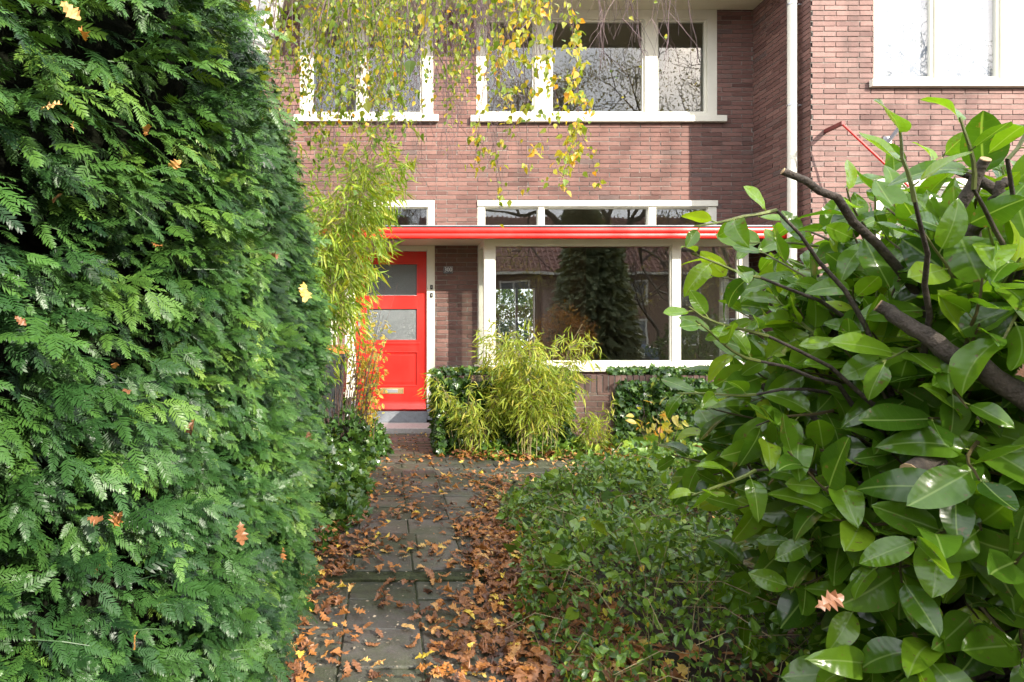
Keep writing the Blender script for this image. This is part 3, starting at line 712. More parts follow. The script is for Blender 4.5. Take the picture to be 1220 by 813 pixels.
# ================================================================ STREET SIDE (behind the camera, seen in the panes)
g = Geo(); g.box(-60, 60, -15, -9, -.028, -.02); tag(g.build('road', M['asphalt']), kind='structure')
g = Geo(); g.box(-60, 60, -8.9, -7.2, -.02, .02); g.box(-60, 60, -9, -8.9, -.02, .04); g.box(-60, 60, -17, -15.1, -.02, .02); tag(g.build('pavement', simple('street paving', (.2,.19,.18), .85)), kind='structure')
def far_house(x0, x1, label, col):
    h = thing('brick_house', label, 'house')
    y = -19.0; g = Geo(); g.box(x0, x1, y-8, y, 0, 5.4); g.build('wall', col, h)
    g = Geo(); g.add([(x0-.3,y+.6,5.15),(x1+.3,y+.6,5.15),(x1+.3,y-4,9.4),(x0-.3,y-4,9.4),(x0-.3,y-8.6,5.15),(x1+.3,y-8.6,5.15)], {4:[(0,1,2,3),(3,2,5,4),(0,4,5,1)], 3:[(0,3,4),(1,5,2)]})
    # pantile rolls
    n = int((x1-x0+.6)/.3)
    for i in range(n):
        xx = x0-.3+i*.3
        g.tube([(xx+.1, y+.62, 5.18), (xx+.1, y-4, 9.46)], .055, 6)
    rows = 16
    for i in range(rows):
        t = i/rows; g.box(x0-.3, x1+.3, y+.62-4.62*t-.06, y+.62-4.62*t, 5.17+4.25*t, 5.23+4.25*t)
    g.build('roof', M['roof'], h)
    g = Geo(); g.box(x0-.3, x1+.3, y+.5, y+.68, 5.0, 5.14); g.build('gutter', M['cream'], h)
    X = x0 + 1.0
    while X + 1.8 < x1:
        for z0, z1 in ((.9, 2.5), (3.3, 4.7)):
            g = Geo()
            for r in sub_rects((X, X+1.8, z0, z1), [(X+.1, X+.85, z0+.1, z1-.1), (X+.95, X+1.7, z0+.1, z1-.1)]): g.box(r[0], r[1], y-.02, y+.05, r[2], r[3])
            wn = g.build('window', M['cream'], h)
            g = Geo(); g.box(X+.09, X+1.71, y+.004, y+.02, z0+.09, z1-.09); g.build('pane', M['frost'], wn)
        X += 3.0
far_house(2.5, 10.9, 'brick house across the street with ridged tile roof, mirrored at left of the bay pane', M['far_brick'])
far_house(12.3, 24, 'brick house across the street mirrored behind the conifer', M['far_brick'])
far_house(-14, 1.2, 'brick house across the street behind the photographer', M['far_brick'])

def blob_foliage(center, rad, n, tm, size, seed=0, shell=.5, zmin=0.02):
    r = np.random.RandomState(seed)
    d = norm(r.normal(size=(n, 3)))
    lump = 1 + .16*np.sin(d[:,0]*5+seed)*np.cos(d[:,2]*6+seed*2)+.12*np.sin(d[:,1]*9+d[:,2]*7)
    rr = (shell + (1-shell)*r.rand(n)**.5) * lump
    pos = np.array(center) + d * np.array(rad) * rr[:, None]
    pos[:,2] = np.maximum(pos[:,2], zmin)
    dr = norm(d + r.normal(size=(n,3))*.7 + np.array([0,0,-.2])); nm = norm(d + r.normal(size=(n,3))*.5 + np.array([0,0,.8]))
    return pos, frames(dr, nm), size*(.7+.6*r.rand(n)), np.clip(r.normal(.5,.22,n)+d[:,2]*.08,0,1)
def grow_branches(g, base, tips, rad, n=6, wob=.08, seed=1, lift=.5):
    r = np.random.RandomState(seed)
    for tp in tips:
        tp = np.array(tp); base_ = np.array(base)
        k = 9; t = np.linspace(0, 1, k)[:, None]
        mid = base_ + (tp-base_)*.5 + np.array([0,0,lift*np.linalg.norm(tp-base_)*.3])
        P = (1-t)**2*base_ + 2*t*(1-t)*mid + t**2*tp
        P[1:-1] += r.normal(size=(k-2,3))*wob*np.linalg.norm(tp-base_)*.15
        g.tube(P, np.linspace(rad, rad*.25, k), n)
def shrub(name, label, cat, center, rad, n, tm, size, mat, seed, group=None, bark='bark', shell=.45):
    t = thing(name, label, cat, group=group)
    g = Geo(); pos, R, sc, ti = blob_foliage(center, rad, n, tm, size, seed, shell)
    scatter_variants(g, tm, pos, R, sc, ti); g.build('foliage', M[mat], t)
    g = Geo(); r = np.random.RandomState(seed)
    tips = [np.array(center)+norm(r.normal(size=3))*np.array(rad)*.8 for _ in range(14)]
    grow_branches(g, (center[0], center[1], 0), tips, .035, seed=seed); g.build('branches', M[bark], t)
    return t
# tall conifer by the street
t = thing('conifer_tree', 'tall dark conifer by the street, mirrored in the bay pane', 'tree')
g = Geo(); n = 9000; zz = .3 + 5.5*rng.random(n)**1.1; rr = 1.35*(1-zz/6.3)**.75; th = rng.random(n)*2*PI; k = .5+.5*rng.random(n)
pos = np.column_stack([6.7+rr*k*np.cos(th), -3.7+rr*k*np.sin(th), zz]); d = norm(np.column_stack([np.cos(th), np.sin(th), -.4+rng.normal(size=n)*.3]))
scatter_variants(g, T_yew, pos, frames(d, rdir(n, 1.0)), .35+.2*rng.random(n), rng.random(n)); g.build('crown', M['conifer'], t)
g = Geo(); g.tube([(6.7,-3.7,0),(6.7,-3.7,5.4)], np.array([.16,.03]), 8); g.build('trunk', M['bark'], t)
shrub('russet_shrub', 'rounded russet orange shrub mirrored low in the bay pane', 'shrub', (5.1,-1.6,1.1), (.95,.9,1.05), 3500, T_oval, .09, 'shrub_orange', 5)
shrub('garden_shrub', 'dark green garden shrub mirrored beside the russet shrub', 'shrub', (9.6,-2.6,.9), (1.3,1.0,1.1), 3500, T_oval, .11, 'ivy', 6, group='green shrubs at the street side')
shrub('garden_shrub', 'dark green garden shrub at the right by the street', 'shrub', (12.4,-3.3,1.0), (1.5,1.0,1.3), 4000, T_oval, .11, 'vinca', 8, group='green shrubs at the street side')
# bare oaks whose branches are mirrored in the upper panes
def bare_tree(name, label, x, y, h, seed, leaves=2500, rad0=.28, spread=1.0, hmax=13.5):
    t = thing(name, label, 'tree'); r = np.random.RandomState(seed); g = Geo(); tips = []
    def rec(p, d, ln, rad, lev):
        k = 6; P = [p]; dd = d.copy()
        for i in range(k-1):
            dd = norm(dd + r.normal(size=3)*.16 + np.array([0,0,.03])); P.append(P[-1] + dd*ln/(k-1))
        g.tube(P, np.linspace(rad, rad*.62, k), 7 if lev < 2 else (4 if lev < 5 else 3))
        if lev >= 6: tips.append(P[-1]); tips.append(P[3]); return
        if P[-1][2] > hmax: return
        nb_ = 3 if lev < 4 else 3
        for c in range(nb_):
            nd = norm(dd + norm(r.normal(size=3))*(.75*spread) + np.array([0,0,.05]))
            rec(P[-1] if c < 2 else P[3], nd, ln*r.uniform(.62,.85), rad*.58, lev+1)
    rec(np.array([x, y, 0.]), np.array([0,0,1.]), h*.27, rad0, 0)
    g.build('trunk', M['bark'], t, smooth=True)
    tp = np.array(tips); m = leaves; sel = tp[r.randint(0, len(tp), m)] + r.normal(size=(m,3))*.35
    g = Geo(); scatter_variants(g, T_oval, sel, frames(rdir(m,-.4), rdir(m,.5)), .07+.05*r.rand(m), r.rand(m)); g.build('crown', M['olive'], t)
bare_tree('oak_tree', 'large nearly bare oak mirrored in the upper windows', 9.5, -10.5, 19.5, 3, 24000, .34, 1.2, 15.5)
bare_tree('oak_tree', 'bare oak with thin crown mirrored at the right upper window', 17, -11, 19, 9, 7000, .30, 1.2, 15.0)
bare_tree('street_tree', 'small bare street tree mirrored in the right half of the bay pane', 9.6, -5.0, 6.0, 21, 200, .09, 1.0)

# parked car behind, mirrored low in the pane
car = thing('parked_car', 'blue grey car parked along the street, mirrored low in the bay pane', 'car')
g = Geo(); cxs = [0,.05,.9,1.5,2.9,3.7,4.2,4.25]; czb = [.35]*8; czt = [.6,.75,.88,1.38,1.42,.98,.9,.55]; cyw = [.7,.8,.84,.68,.68,.84,.8,.7]
V = []; 
for X, zb_, zt_, hw in zip(cxs, czb, czt, cyw): V += [(7.2+X, -10-.84, zb_), (7.2+X, -10+.84, zb_), (7.2+X, -10+.84, min(zt_, .85)), (7.2+X, -10+hw, zt_), (7.2+X, -10-hw, zt_), (7.2+X, -10-.84, min(zt_, .85))]
fc = [(i*6+j, i*6+(j+1)%6, (i+1)*6+(j+1)%6, (i+1)*6+j) for i in range(7) for j in range(6)]
g.add(V, {4: fc, 6: [[5,4,3,2,1,0],[42,43,44,45,46,47]]}); g.build('body', M['car'], car, bevel=.03)
g = Geo(); g.add([(8.75,-9.185,.93),(10.0,-9.185,.93),(10.0,-9.295,1.36),(8.85,-9.295,1.34)], {4:[(0,1,2,3)]}); g.build('side_window', M['frost'], car)
for X in (8.0, 10.7):
    for Yw in (-9.15, -10.87):
        g = Geo(); lathe(g, [(.01,-.1),(.2,-.1),(.32,-.08),(.32,.08),(.2,.1),(.01,.1)], X, Yw, .32, 20, axis='y'); g.build('wheel', M['black'], car)

# garden behind the house seen through the rooms
shrub('rear_garden_hedge', 'green hedge in the back garden seen through the bay and rear window', 'hedge', (3.9, 18.5, 1.35), (3.2,.8,1.75), 18000, T_oval, .12, 'vinca', 12)
bare_tree('garden_tree', 'thin garden tree seen through the rear window', 4.0, 19.5, 6, 33, 500, .09)

# ================================================================ YEW HEDGE
yew = thing('yew_hedge', 'tall dark green clipped yew hedge filling the left side beside the path', 'hedge')
def yew_x(Y, Z):
    lean = np.where(Z > 1.8, .40*(np.maximum(Z,1.801)-1.8)**1.25, 0)
    base = -.335 - .045*np.clip(Y-2, -1, 4)
    b = .035*np.sin(Y*3.1+Z*1.7)+.03*np.sin(Y*1.3-Z*4.1+1)+.022*np.sin(Y*7.3+Z*6.1)+.02*np.sin(Y*5-Z*9)
    low = np.where(Z < .5, .04*(.5-Z), 0)
    near = np.where(Y < 1.3, -.28*(1.3-Y), 0)
    return base + b - lean + low + near - .07
def shell_points(n, y0, y1, z0, z1, depth):
    Y = y0+(y1-y0)*rng.random(n); Z = z0+(z1-z0)*rng.random(n)
    return Y, Z, depth
g = Geo()
def yew_layer(n, y0, y1, z0, z1, d0, d1, size, g=g):
    Y = y0+(y1-y0)*rng.random(n); Z = z0+(z1-z0)*rng.random(n)
    D = d0+(d1-d0)*rng.random(n)
    X = yew_x(Y, Z) - D
    pos = np.column_stack([X, Y, Z])
    # sprays push outwards, most sweep towards the light and hang at the tip
    fx = np.sin(Y*4.2+Z*2.3)*.35; 
    d = np.column_stack([.85+rng.normal(size=n)*.3, -.45+fx+rng.normal(size=n)*.45, -.25+rng.normal(size=n)*.42+np.where(Z > 2.6, .7, 0)])
    nrm = np.column_stack([.35+rng.normal(size=n)*.35, -.5+rng.normal(size=n)*.4, .95+rng.normal(size=n)*.3])
    tint = np.clip(.42+.16*np.sin(Y*2.1+Z*3.3)+rng.normal(size=n)*.2 - D*.0, 0, 1)
    scatter_variants(g, T_yew, pos, frames(d, nrm), size*(.6+.75*rng.random(n))*np.clip(.58+.28*Y, .7, 1.05), tint)
def yew_branch_layer(n, y0, y1, z1, d0, d1, size):
    Y = y0+(y1-y0)*rng.random(n*2); Z = -.02+(z1+.02)*rng.random(n*2)
    # sprays bunch into tiers with shadowed gaps between them
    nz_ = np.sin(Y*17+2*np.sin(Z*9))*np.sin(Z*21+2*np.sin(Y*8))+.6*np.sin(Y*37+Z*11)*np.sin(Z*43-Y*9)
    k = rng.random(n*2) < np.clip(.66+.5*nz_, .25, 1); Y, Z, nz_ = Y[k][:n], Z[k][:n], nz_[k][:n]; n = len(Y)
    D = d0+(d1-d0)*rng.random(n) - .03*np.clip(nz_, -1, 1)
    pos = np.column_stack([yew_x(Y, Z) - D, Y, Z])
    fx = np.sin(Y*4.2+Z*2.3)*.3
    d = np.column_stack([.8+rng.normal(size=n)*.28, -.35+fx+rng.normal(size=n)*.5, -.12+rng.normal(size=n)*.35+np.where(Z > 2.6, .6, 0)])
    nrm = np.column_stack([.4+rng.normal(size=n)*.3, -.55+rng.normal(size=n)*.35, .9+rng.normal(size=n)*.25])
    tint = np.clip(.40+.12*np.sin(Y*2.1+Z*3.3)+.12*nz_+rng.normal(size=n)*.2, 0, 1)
    scatter_variants(g, T_yewb, pos, frames(d, nrm), size*(.7+.6*rng.random(n)), tint)
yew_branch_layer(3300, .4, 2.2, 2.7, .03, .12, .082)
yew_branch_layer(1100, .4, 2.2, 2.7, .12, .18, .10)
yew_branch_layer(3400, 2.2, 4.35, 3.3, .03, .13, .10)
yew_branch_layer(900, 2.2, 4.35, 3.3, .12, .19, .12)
yew_layer(1500, .4, 2.2, -.02, 2.7, .0, .10, .068)
yew_layer(2300, 2.2, 4.35, -.02, 3.3, .0, .10, .075)
# far end face of the hedge, and the loose top
def yew_end(n, size):
    Z = 3.3*rng.random(n); X0 = yew_x(np.full(n, 4.3), Z); X = X0 - 1.5*rng.random(n); Y = 4.3+.12*rng.random(n)+.05*np.sin(X*6)
    d = np.column_stack([.3+rng.normal(size=n)*.5, .8+rng.normal(size=n)*.3, -.1+rng.normal(size=n)*.4])
    scatter_variants(g, T_yew, np.column_stack([X,Y,Z]), frames(d, rdir(n, 1.0)), size*(.7+.6*rng.random(n)), np.clip(rng.normal(.4,.2,n),0,1))
yew_end(2600, .1)
n = 2600; Yt = .9+3.5*rng.random(n); Xt = -2.1+.95*rng.random(n); Zt = 3.25+.35*rng.random(n)
scatter_variants(g, T_yew, np.column_stack([Xt,Yt,Zt]), frames(rdir(n,.9), rdir(n,.6)), .1+.05*rng.random(n), np.clip(rng.normal(.45,.2,n),0,1))
g.build('foliage', M['yew'], yew)
# lumpy closed core, its near-black colour stands in for shade inside the hedge
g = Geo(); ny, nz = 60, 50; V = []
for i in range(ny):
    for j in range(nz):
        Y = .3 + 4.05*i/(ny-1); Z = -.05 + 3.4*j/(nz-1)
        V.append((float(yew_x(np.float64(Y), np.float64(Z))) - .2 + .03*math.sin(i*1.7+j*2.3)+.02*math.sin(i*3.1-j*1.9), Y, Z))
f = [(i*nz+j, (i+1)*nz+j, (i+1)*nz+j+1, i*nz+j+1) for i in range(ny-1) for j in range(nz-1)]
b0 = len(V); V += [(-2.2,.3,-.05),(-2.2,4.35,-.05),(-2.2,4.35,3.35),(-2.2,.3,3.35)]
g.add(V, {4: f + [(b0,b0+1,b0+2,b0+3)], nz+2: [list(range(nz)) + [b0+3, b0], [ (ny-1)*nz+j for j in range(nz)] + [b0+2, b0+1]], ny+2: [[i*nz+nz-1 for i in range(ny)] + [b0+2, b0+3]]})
g.build('shade_core', simple('yew shade core', (.008,.010,.005), 1.0, .45, 40, 1, bscale=60, spec=.1), yew)
# upright leader shoots at the top
g = Geo(); gl = Geo()
for (x, y, d) in [(240,-10,2.6),(262,20,2.8),(205,40,2.2),(300,60,3.2),(322,72,3.9),(120,-20,1.6),(330,110,4.1),(275,5,3.2)]:
    p = np.array(W(x, y, d)); n = 7; b = p + np.array([-.25, .05, -.45])
    P = b + (p-b)*np.linspace(0,1,n)[:,None] + np.array([0,0,1])*(.06*np.sin(np.linspace(0,PI,n)))[:,None]
    g = Geo(); g.tube(P, np.linspace(.006,.002,n), 5); g.build('leader_shoot', M['bark_red'], yew)
    t = rng.random(34)[:,None]; pos = b + (p-b)*t + np.array([0,0,.06])*np.sin(t*PI)
    scatter_variants(gl, T_yew, pos, frames(norm((p-b)+rng.normal(size=(34,3))*.45), rdir(34,.6)), .06+.04*rng.random(34), np.clip(rng.normal(.6,.2,34),0,1))
gl.build('shoot_foliage', M['yew'], yew)

# oak leaves caught on the hedge: each a thing
spots = [(50,132,1.05,'large pale tan oak leaf caught high on the yew near the left edge',.88,.14),
 (77,8,1.3,'pale oak leaf at the very top left of the yew',.85,.12),(87,158,1.2,'yellow orange scrap of leaf beside the large tan one',.9,.06),
 (103,47,1.35,'bright orange curled leaf near the top of the yew',.75,.07),(172,160,1.65,'orange oak leaf flat on the upper yew',.78,.09),
 (200,200,1.9,'bright orange folded leaf on the upper middle of the yew',.82,.09),(64,242,1.1,'brown curled leaf hidden in the yew left of centre',.3,.06),
 (135,435,1.55,'small upright orange leaf on the yew',.62,.06),(147,462,1.6,'dull brown leaf just below the small orange one',.3,.07),
 (230,496,2.2,'thin brown red leaf on the yew at mid height',.42,.08),(106,618,1.35,'grey brown crumpled leaf low on the yew',.4,.09),
 (134,628,1.45,'pale brown oak leaf low on the yew beside the crumpled one',.6,.09),(165,752,1.6,'bright orange zigzag leaf near the bottom of the yew',.8,.08),
 (285,622,2.9,'rust coloured leaf strip low on the right of the yew',.45,.11),(362,335,4.15,'large cream pink leaf on the right edge of the yew',.95,.17),
 (322,300,3.4,'small brown leaf on the right part of the yew',.35,.08),(180,290,1.75,'small pinkish leaf in the middle of the yew',.62,.06),
 (366,512,4.1,'brown leaf at the right edge of the yew above the litter',.45,.11),(335,650,3.2,'tan leaf low on the yew above the path',.6,.09),
 (20,378,.85,'brown leaf tip at the far left of the yew',.35,.05),(118,668,1.35,'small dark tan leaf under the pale brown one',.4,.05)]
SZ = [34,34,16,22,20,24,20,18,18,26,28,34,26,30,36,16,18,18,22,18,20]
for i, (x, y, d, lab, ti, sz) in enumerate(spots):
    Z = wz(y, d); X = wx(x, d)
    # slide along the view ray to the hedge surface
    for dd in np.linspace(.5, 4.6, 500):
        if wx(x, dd) <= float(yew_x(np.float64(dd), np.float64(wz(y, dd)))) + .045: d = dd; break
    p = np.array([W(x, y, d)]); sz = min(.12, SZ[i]*.88*d/F)
    g = Geo(); dr = norm(np.array([[.5+random.uniform(-.5,.5), -.3, random.uniform(-1,.8)]])); nn = norm(np.array([[.45, -.9, .5]]) + rng.normal(size=(1,3))*.5)
    g.scatter(T_oak[i % 6], p, frames(dr, nn), np.array([sz]), np.array([ti]))
    tag(g.build('oak_leaf', M['litter']), lab, 'leaf', 'fallen oak leaves caught on the yew hedge')

# ================================================================ CHERRY LAUREL
lau = thing('laurel_bush', 'large cherry laurel with big glossy oval leaves filling the right foreground', 'bush')
CL = np.array([1.77, 1.80, .80]); RL = np.array([.66, .76, .90])
gl, gt, gtw = Geo(), Geo(), Geo()
def lau_surface(d):
    lump = 1 + .10*np.sin(d[0]*6+1)*np.cos(d[2]*5)+.07*np.sin(d[1]*9+d[2]*4)
    return CL + d*RL*lump
def laurel_shoot(p, d, nl, size, young=0.0, droopy=0.0):
    ln = .035*nl + .05; k = 6; P = [p]; dd = d.copy()
    for i in range(k-1):
        dd = norm(dd + rng.normal(size=3)*.10 + np.array([0,0,.06-droopy])); P.append(P[-1]+dd*ln/(k-1))
    P = np.array(P); gtw.tube(P, np.linspace(.0048,.0022,k), 5, young)
    ang = rng.random()*6.28
    for i in range(nl):
        t = (i+.6)/nl; q = t*(k-1); i0 = min(k-2, int(q)); fr = q-i0; pt = P[i0]*(1-fr)+P[i0+1]*fr; ax = norm(P[i0+1]-P[i0])
        ang += 2.4
        a = norm(np.cross(ax, [0.3,0.2,1])); b = np.cross(ax, a)
        out = a*math.cos(ang)+b*math.sin(ang)
        spread = .95 - .45*t
        ld = norm(ax*(1-spread*.55) + out*spread + np.array([0,0,-.12-droopy+rng.normal()*.12]))
        base = pt + ld*.014
        # leaves turn their upper face to the light
        nn = norm(np.array([.1,-.62,.72]) + rng.normal(size=3)*.45 + ax*.25)
        if abs(np.dot(nn, ld)) > .9: nn = norm(nn + np.array([.5,.5,0]))
        gtw.tube([pt, base], .0018, 4, .8)
        s = size*(.75+.4*rng.random())*(1 - .25*(t > .9))
        T = T_laurel[rng.integers(0, 5)]
        R = frames(ld[None], nn[None])
        gl.scatter(T, base[None], R, np.array([[s*rng.uniform(.95,1.22), s, s]]), np.array([min(1, max(0, rng.normal(.42,.2)+young*.5))]))
root = np.array([1.75, 2.05, 0.])
nshoot = 540
for s in range(nshoot):
    while True:
        d = norm(rng.normal(size=3))
        if d[2] > -.85 and (d[1] < .35 or rng.random() < .3): break
    sp = lau_surface(d); depth = rng.random()**1.3*.5
    p = CL + (sp-CL)*(1-depth-.16)
    sd = norm(d*np.array([1,1,.7]) + rng.normal(size=3)*.45 + np.array([0,0,.15]))
    laurel_shoot(p, sd, rng.integers(4, 8), .142, young=(.5 if d[2] > .55 and rng.random() < .6 else 0), droopy=.08*rng.random())
    if s % 5 == 0:
        k = 8; t = np.linspace(0,1,k)[:,None]; r0 = root + np.append(rng.normal(size=2)*.10, 0); mid = (r0+p)/2 + np.array([0,0,.12])+rng.normal(size=3)*.08
        gt.tube((1-t)**2*r0+2*t*(1-t)*mid+t**2*p, np.linspace(.013,.004,k), 6)
for s_ in range(75):                                    # fuller top
    a_ = rng.random()*6.283; z_ = rng.uniform(.35,.95); d = np.array([math.cos(a_)*math.sqrt(1-z_*z_), math.sin(a_)*math.sqrt(1-z_*z_)*.8-.1, z_]); d = norm(d)
    sp = lau_surface(d); p = CL+(sp-CL)*rng.uniform(.72,.96)
    laurel_shoot(p, norm(d*np.array([1,1,.5])+rng.normal(size=3)*.5), rng.integers(4,7), .125, young=.35*rng.random(), droopy=.05)
# leggy shoots leaving the outline at upper left, as the photo shows
for (x, y, dd, tx, ty) in [(925,250,1.5,860,275),(915,400,1.5,830,385),(905,430,1.55,822,420),
                           (1090,240,1.2,1065,170),(1160,225,1.25,1170,180),(905,330,1.6,850,330),(900,470,1.7,835,480),(900,560,1.6,850,590),(1200,190,1.3,1240,150)]:
    a = np.array(W(x, y, dd)); b = np.array(W(tx, ty, dd*.98)); laurel_shoot(a, norm(b-a), 3 if ty < 210 else 5, .088 if tx < 900 else .11, .45, .0)
    k = 7; t = np.linspace(0,1,k)[:,None]; c = a + (CL-a)*.55 + rng.normal(size=3)*.06; gt.tube(c*(1-t)+a*t+np.array([.02,0,.04])*np.sin(t*PI)+rng.normal(size=(k,3))*.006*np.sin(t*PI), np.linspace(.008,.0035,k), 6)
gl.build('leaves', M['laurel'], lau, smooth=True)
gt.build('branches', M['bark'], lau, smooth=True)
gtw.build('shoots', tinted('laurel shoot', [(0,(.09,.07,.03)),(.5,(.16,.2,.05)),(1,(.25,.32,.06))], .5), lau)
# thick pruned limbs with pale cut ends
CUT = simple('cut wood', (.5,.33,.18), .8, .15, 30)
g = Geo(); gc = Geo()
for pts, r in ([[W(1040,440,1.75), W(1100,330,1.6), W(1150,235,1.5), W(1175,190,1.45)], .017], [[W(1250,300,1.5), W(1200,235,1.5), W(1120,190,1.5)], .014],
               [[W(1230,560,1.7), W(1150,450,1.6), W(1080,330,1.6), W(1000,240,1.5), W(935,205,1.5)], .012], [[W(1180,720,1.9), W(1220,560,1.6), W(1165,530,1.5), W(1090,560,1.4)], .030],
               [[W(1060,500,1.8), W(1010,430,1.8), W(960,330,1.9)], .02], [[W(1120,640,1.6), W(1010,520,1.7), W(910,460,1.9)], .015], [[W(1230,480,1.35), W(1120,410,1.4), W(1045,365,1.5)], .022],
               [[W(1150,300,1.5), W(1180,240,1.42), W(1200,215,1.4)], .014]):
    P = np.array(pts); t = np.linspace(0, len(P)-1, 14); P2 = np.column_stack([np.interp(t, np.arange(len(P)), P[:,i]) for i in range(3)]) + rng.normal(size=(14,3))*.004
    g = Geo(); g.tube(P2, np.linspace(r*1.15, r*.7, 14), 10); lm = g.build('pruned_limb', M['bark'], lau, smooth=True)
    e = P2[-1]; dr = norm(P2[-1]-P2[-2]); gc = Geo(); gc.tube([e-dr*.001, e+dr*.002], [r*.7, r*.68], 10, cap=True); gc.build('cut_end', CUT, lm)
for x, y, d, ti, s, lab in ((968,722,1.12,.3,.06,'brown dry leaf caught low in the laurel'), (1205,448,1.2,.3,.05,'curled brown leaf caught at the right edge of the laurel')):
    g = Geo(); g.scatter(T_oak[1], np.array([W(x, y, d)]), frames(np.array([[.8,-.1,.3]]), np.array([[0.,-1,.4]])), np.array([s]), np.array([ti]))
    tag(g.build('oak_leaf', M['litter']), lab, 'leaf', 'dry leaves caught in the laurel')

# ================================================================ BAMBOO AND SHRUBS
def bamboo(label, base, rad, n_culm, h, lean, mat, seed, leaf=.13, per=9, group=None, dens=(.25,1.0), name='bamboo_plant', thick=.0045, twigs=1.0, arch=1.0, hmin=.6):
    t = thing(name, label, 'bamboo', group=group); r = np.random.RandomState(seed)
    gc, gl = Geo(), Geo(); pos=[]; dr=[]; sc=[]; 
    for c in range(n_culm):
        a = r.rand()*2*PI; rr = rad*math.sqrt(r.rand()); b = np.array([base[0]+rr*math.cos(a), base[1]+rr*.7*math.sin(a), base[2]])
        hh = h*(hmin+(1.05-hmin)*r.rand()); o = norm(np.array([math.cos(a)+lean[0]*1.5+r.normal()*.4, math.sin(a)*.7+lean[1]*1.5+r.normal()*.4, 0]))
        k = 10; tt = np.linspace(0,1,k)[:,None]
        P = b + np.array([0,0,1])*hh*(tt - .10*tt**3) + o*hh*arch*(.10*tt+.26*tt**2.6)
        gc.tube(P, np.linspace(thick, thick*.35, k), 5)
        for j in range(int(per*4)):
            q = dens[0]+(dens[1]-dens[0])*r.rand()**.8; f_ = q*(k-1); i0 = min(k-2,int(f_)); pt = P[i0]+(P[i0+1]-P[i0])*(f_-i0)
            sd = norm(o*.5+r.normal(size=3)*.7+np.array([0,0,.25])); L_ = (.08+.16*r.rand())*h/2
            tip = pt+sd*L_+np.array([0,0,-.35*L_])
            if r.rand() < twigs: gc.tube([pt, (pt+tip)/2+np.array([0,0,.02]), tip], [.0016,.0012,.0008], 3)
            for m in range(r.randint(3,6)):
                pos.append(tip+r.normal(size=3)*.022); dr.append(norm(sd*.6+r.normal(size=3)*.45+np.array([0,0,-.75]))); sc.append(leaf*(.6+.6*r.rand()))
    pos, dr, sc = np.array(pos), np.array(dr), np.array(sc); n = len(pos)
    scatter_variants(gl, T_bam, pos, frames(dr, rdir(n,.3)+np.array([0,-.6,0])), sc, np.clip(r.normal(.5,.24,n),0,1))
    gl.build('leaves', M[mat], t); gc.build('canes', M['cane'], t); return t
bamboo('tall arching green bamboo behind the end of the yew hedge', (-1.06,4.9,0), .50, 74, 3.05, (.0,-.06), 'bamboo_green', 3, .12, 11, dens=(.5,1.0), thick=.004, arch=.6, hmin=.66)
bamboo('yellow green bamboo clump in front of the bay window', (1.50,6.30,0), .28, 38, 1.5, (.0,-.1), 'bamboo', 4, .11, 7, arch=.62, dens=(.3,1.0), group='yellow green bamboo clumps')
bamboo('small yellow bamboo over the ivy at the left end of the garden wall', (.92,6.38,0), .22, 17, .95, (-.1,-.1), 'bamboo', 6, .11, 5, dens=(.3,1.0), group='yellow green bamboo clumps')
bamboo('low bamboo sprigs at the brick gap of the garden wall', (2.12,6.42,0), .12, 6, .62, (.2,-.1), 'bamboo', 8, .10, 4, group='yellow green bamboo clumps')

def upright_shrub(name, label, cat, base, rad, h, nst, tm, size, mat, per, seed, bark='bark_red', spread=.2, group=None):
    t = thing(name, label, cat, group=group); r = np.random.RandomState(seed); gc, gl = Geo(), Geo(); pos=[]; dr=[]
    for c in range(nst):
        a = r.rand()*2*PI; rr = rad*math.sqrt(r.rand()); b = np.array([base[0]+rr*math.cos(a), base[1]+rr*math.sin(a), 0]); hh = h*(.5+.5*r.rand())
        k = 8; tt = np.linspace(0,1,k)[:,None]; o = norm(np.array([math.cos(a)+r.normal()*.5, math.sin(a)+r.normal()*.5, 0]))
        P = b+np.array([0,0,1])*hh*tt+o*hh*spread*tt**1.5+r.normal(size=(k,3))*.015*tt; gc.tube(P, np.linspace(.005,.0015,k), 5)
        for j in range(per):
            q = (.25+.75*r.rand()**.7)*(k-1); i0 = min(k-2,int(q)); pos.append(P[i0]+(P[i0+1]-P[i0])*(q-i0)+r.normal(size=3)*.05); dr.append(norm(o*.3+r.normal(size=3)+np.array([0,0,.1])))
    pos, dr = np.array(pos), np.array(dr); n = len(pos)
    scatter_variants(gl, tm, pos, frames(dr, rdir(n,.8)), size*(.6+.7*r.rand(n)), np.clip(r.normal(.5,.27,n),0,1)); gl.build('leaves', M[mat], t); gc.build('stems', M[bark], t); return t
upright_shrub('autumn_shrub', 'slender shrub with yellow and orange leaves in front of the red door', 'shrub', (-.22,6.25,0), .10, 1.75, 16, T_oval, .055, 'autumn', 60, 5, spread=.08)
upright_shrub('bare_shrub', 'tangle of bare brown twigs between the bamboo and the door', 'shrub', (-.45,5.9,0), .2, 1.9, 60, T_oval, .03, 'bamboo_green', 4, 15, spread=.22)

